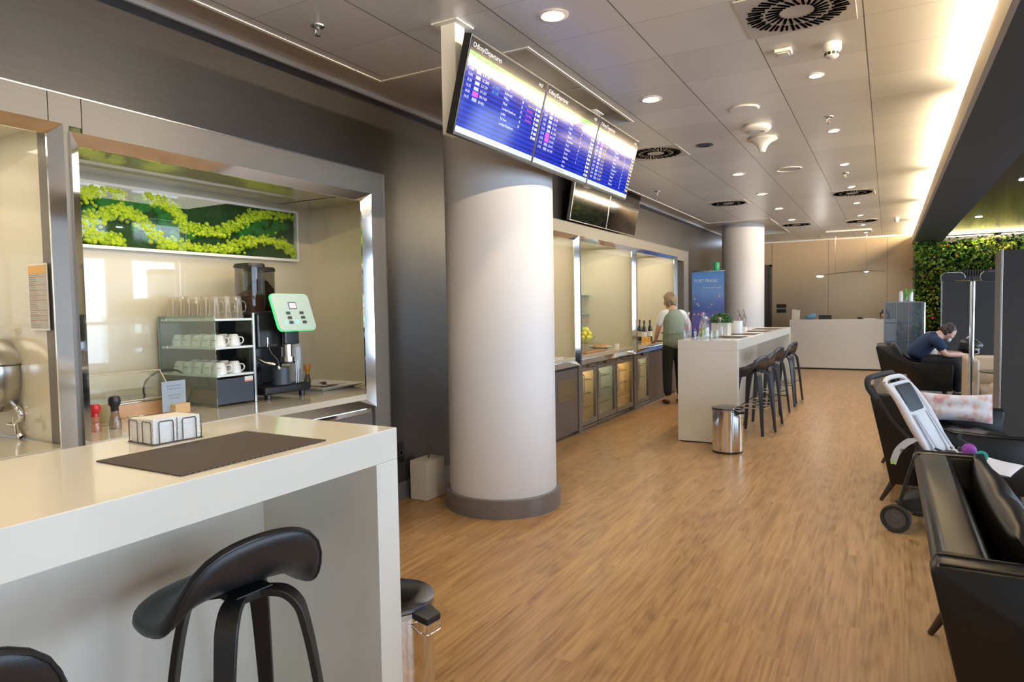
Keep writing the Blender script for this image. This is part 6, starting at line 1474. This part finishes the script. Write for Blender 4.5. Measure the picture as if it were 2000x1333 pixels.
def hair(b, M_, R, longer=0, n=70, seed=1):
    rr = random.Random(seed); t = bmesh.new(); bmesh.ops.create_icosphere(t, subdivisions=3, radius=1)
    for v in t.verts:
        x, y, z = v.co; v.co = Vector((x*R*1.25-.012, y*R*1.12, z*R*1.38+.014))
        if x > .35 and z < .45: v.co *= .80
    t.transform(M_); merge(b, t)
    for k in range(n):
        a = rr.uniform(.6*PI/2, 2*PI-.6*PI/2); e_ = rr.uniform(-.45-longer, 1.2)
        p = Vector((math.cos(a)*math.cos(e_)*R*1.22-.012, math.sin(a)*math.cos(e_)*R*1.1, math.sin(e_)*R*1.38+.01))
        ball(b, (0, 0, 0), rr.uniform(.016, .026), (1, 1, 1.3), 1, mtx=M_ @ Matrix.Translation(p))
b = nb(); hair(b, M_h, .074, .45, 120); obj('hair', fuse(b, .008, 1), mat('ash_blond_hair', (.27, .19, .12), .6, noise=(50, .5, .5, (1, 1, .3))), wm)
# ---- man bent forward in the black armchair
mn_ = person('seated man in a navy T-shirt leaning forward in the black armchair', (0, 11.68, .0125))
def P3(x, y, z): return Vector((x, y, z))
b = nb()
hc = at(1852, 649, Y=11.68); M_h = head(b, (hc.x, 0, hc.z-.0125), (.80, -.12, -.62), (.55, 0, .85), .082)
addskin(b, [P3(.40, 0, .56), P3(.43, 0, .70), P3(.53, 0, .83), P3(.63, 0, .90), P3(.70, 0, .95), P3(hc.x-.03, 0, hc.z-.03)], [(.16, .13), (.15, .12), (.16, .12), (.13, .10), (.07, .07), (.06, .06)], 2)
for s_ in (-1, 1):
    addskin(b, [P3(.42, s_*.09, .54), P3(.86, s_*.13, .55), P3(.90, s_*.13, .30), P3(.86, s_*.13, .09)], [(.095, .09), .07, .058, .045], 2)
    addskin(b, [P3(.83, s_*.13, .045), P3(1.03, s_*.15, .035)], [(.04, .035), (.04, .025)])
    addskin(b, [P3(.62, s_*.18, .86), P3(.73, s_*.21, .66), P3(.97, s_*.10, .655)], [.058, .046, .032], 2)
    hand(b, P3(.97, s_*.09, .655), (1, -s_*.25, -.05), (0, 0, 1), curl=.7)
bd = obj('body', fuse(b, .010), mat('light_skin', (.68, .42, .31), .5), mn_); face_parts(bd, M_h, .082)
b = nb(); addskin(b, [P3(.37, 0, .55), P3(.41, 0, .70), P3(.52, 0, .84), P3(.62, 0, .90), P3(.68, 0, .93)], [(.19, .16), (.185, .155), (.19, .15), (.155, .12), (.09, .085)], 2)
for s_ in (-1, 1): addskin(b, [P3(.58, s_*.08, .88), P3(.63, s_*.19, .85), P3(.72, s_*.215, .72)], [.095, .082, .074], 2)
obj('t_shirt', fuse(b, .011), mat('navy_cotton', (.012, .028, .075), .85), mn_)
b = nb()
for s_ in (-1, 1): addskin(b, [P3(.40, s_*.08, .54), P3(.87, s_*.13, .555), P3(.91, s_*.13, .30), P3(.88, s_*.13, .10)], [(.125, .115), .092, .078, .068], 2)
obj('trousers', fuse(b, .011), mat('black_denim', (.008, .008, .010), .85), mn_)
b = nb()
for s_ in (-1, 1): addskin(b, [P3(.83, s_*.13, .043), P3(1.04, s_*.15, .035)], [(.05, .038), (.048, .03)])
obj('shoes', fuse(b, .009), mat('dark_shoe', (.02, .018, .016), .5), mn_)
b = nb(); hair(b, M_h, .080, -.25, 60, 5); obj('hair', fuse(b, .007, 1), mat('dark_hair', (.045, .030, .022), .6, noise=(60, .5, .4, (1, 1, .3))), mn_)
b = nb(); ball(b, (0, 0, 0), .038, (.7, 1.3, 1.0), 2, mtx=M_h @ Matrix.Translation((.080, 0, -.085))); obj('lowered_mask', b, mat('mask_blue', (.55, .66, .75), .8), mn_)
# ---- fair haired person behind, and the receptionist
def seated(label, x, y, z0, shirt, hairc, face=(0, -1, 0), hz=1.10, sc=1.0):
    t = person(label, (x, y, z0)); b = nb(); f = Vector(face); sd = Vector((0, 0, 1)).cross(f)
    M_ = head(b, (f.x*.04, f.y*.04, hz), (f.x, f.y, -.35), (0, 0, 1), .078)
    addskin(b, [P3(0, 0, .50), P3(0, 0, .70), P3(0, 0, .88), P3(0, 0, .96), P3(f.x*.03, f.y*.03, hz-.05)], [(.15, .12), (.14, .11), (.15, .11), (.06, .06), (.05, .05)], 2)
    for s_ in (-1, 1):
        k_ = sd*s_*.1; addskin(b, [k_+P3(0, 0, .48), k_+f*.42+P3(0, 0, .50), k_+f*.43+P3(0, 0, .08)], [.09, .065, .045], 2); addskin(b, [k_+f*.40+P3(0, 0, .035), k_+f*.56+P3(0, 0, .03)], [.036, .03])
        addskin(b, [sd*s_*.17+P3(0, 0, .89), sd*s_*.22+P3(0, 0, .66)+f*.04, sd*s_*.15+f*.28+P3(0, 0, .66)], [.05, .042, .028], 2); hand(b, sd*s_*.15+f*.28+P3(0, 0, .66), f, (0, 0, 1))
    bd = obj('body', fuse(b, .012), M_skin, t); face_parts(bd, M_)
    b = nb(); addskin(b, [P3(0, 0, .48), P3(0, 0, .70), P3(0, 0, .88), P3(0, 0, .95)], [(.18, .145), (.165, .13), (.17, .125), (.08, .075)], 2)
    for s_ in (-1, 1): addskin(b, [sd*s_*.08+P3(0, 0, .88), sd*s_*.17+P3(0, 0, .89), sd*s_*.22+P3(0, 0, .68)+f*.04], [.08, .072, .058], 2)
    obj('top', fuse(b, .012), shirt, t)
    b = nb()
    for s_ in (-1, 1): k_ = sd*s_*.1; addskin(b, [k_+P3(0, 0, .48), k_+f*.43+P3(0, 0, .51), k_+f*.44+P3(0, 0, .09)], [.11, .082, .06], 2)
    obj('trousers', fuse(b, .012), MATS['black_denim'], t)
    b = nb(); hair(b, M_, .078, .2, 60, 9); obj('hair', fuse(b, .009, 1), hairc, t); return t
q = at(1815, 660, Y=12.9)
fh = seated('fair haired person whose head shows behind the man in navy', q.x, 12.9, .0125, mat('cream_top', (.6, .5, .4), .8), mat('pale_blond_hair', (.62, .42, .24), .6), face=(.2, -.98, 0)); fh.scale = ((q.z-.0125)/1.10,)*3
q = at(1729, 614, Y=16.62)
seated('dark haired receptionist half hidden by the glass cabinet', q.x, 16.72, 0, mat('dark_uniform', (.03, .03, .04), .8), MATS['dark_hair'], face=(-.3, -.95, 0), hz=1.15)
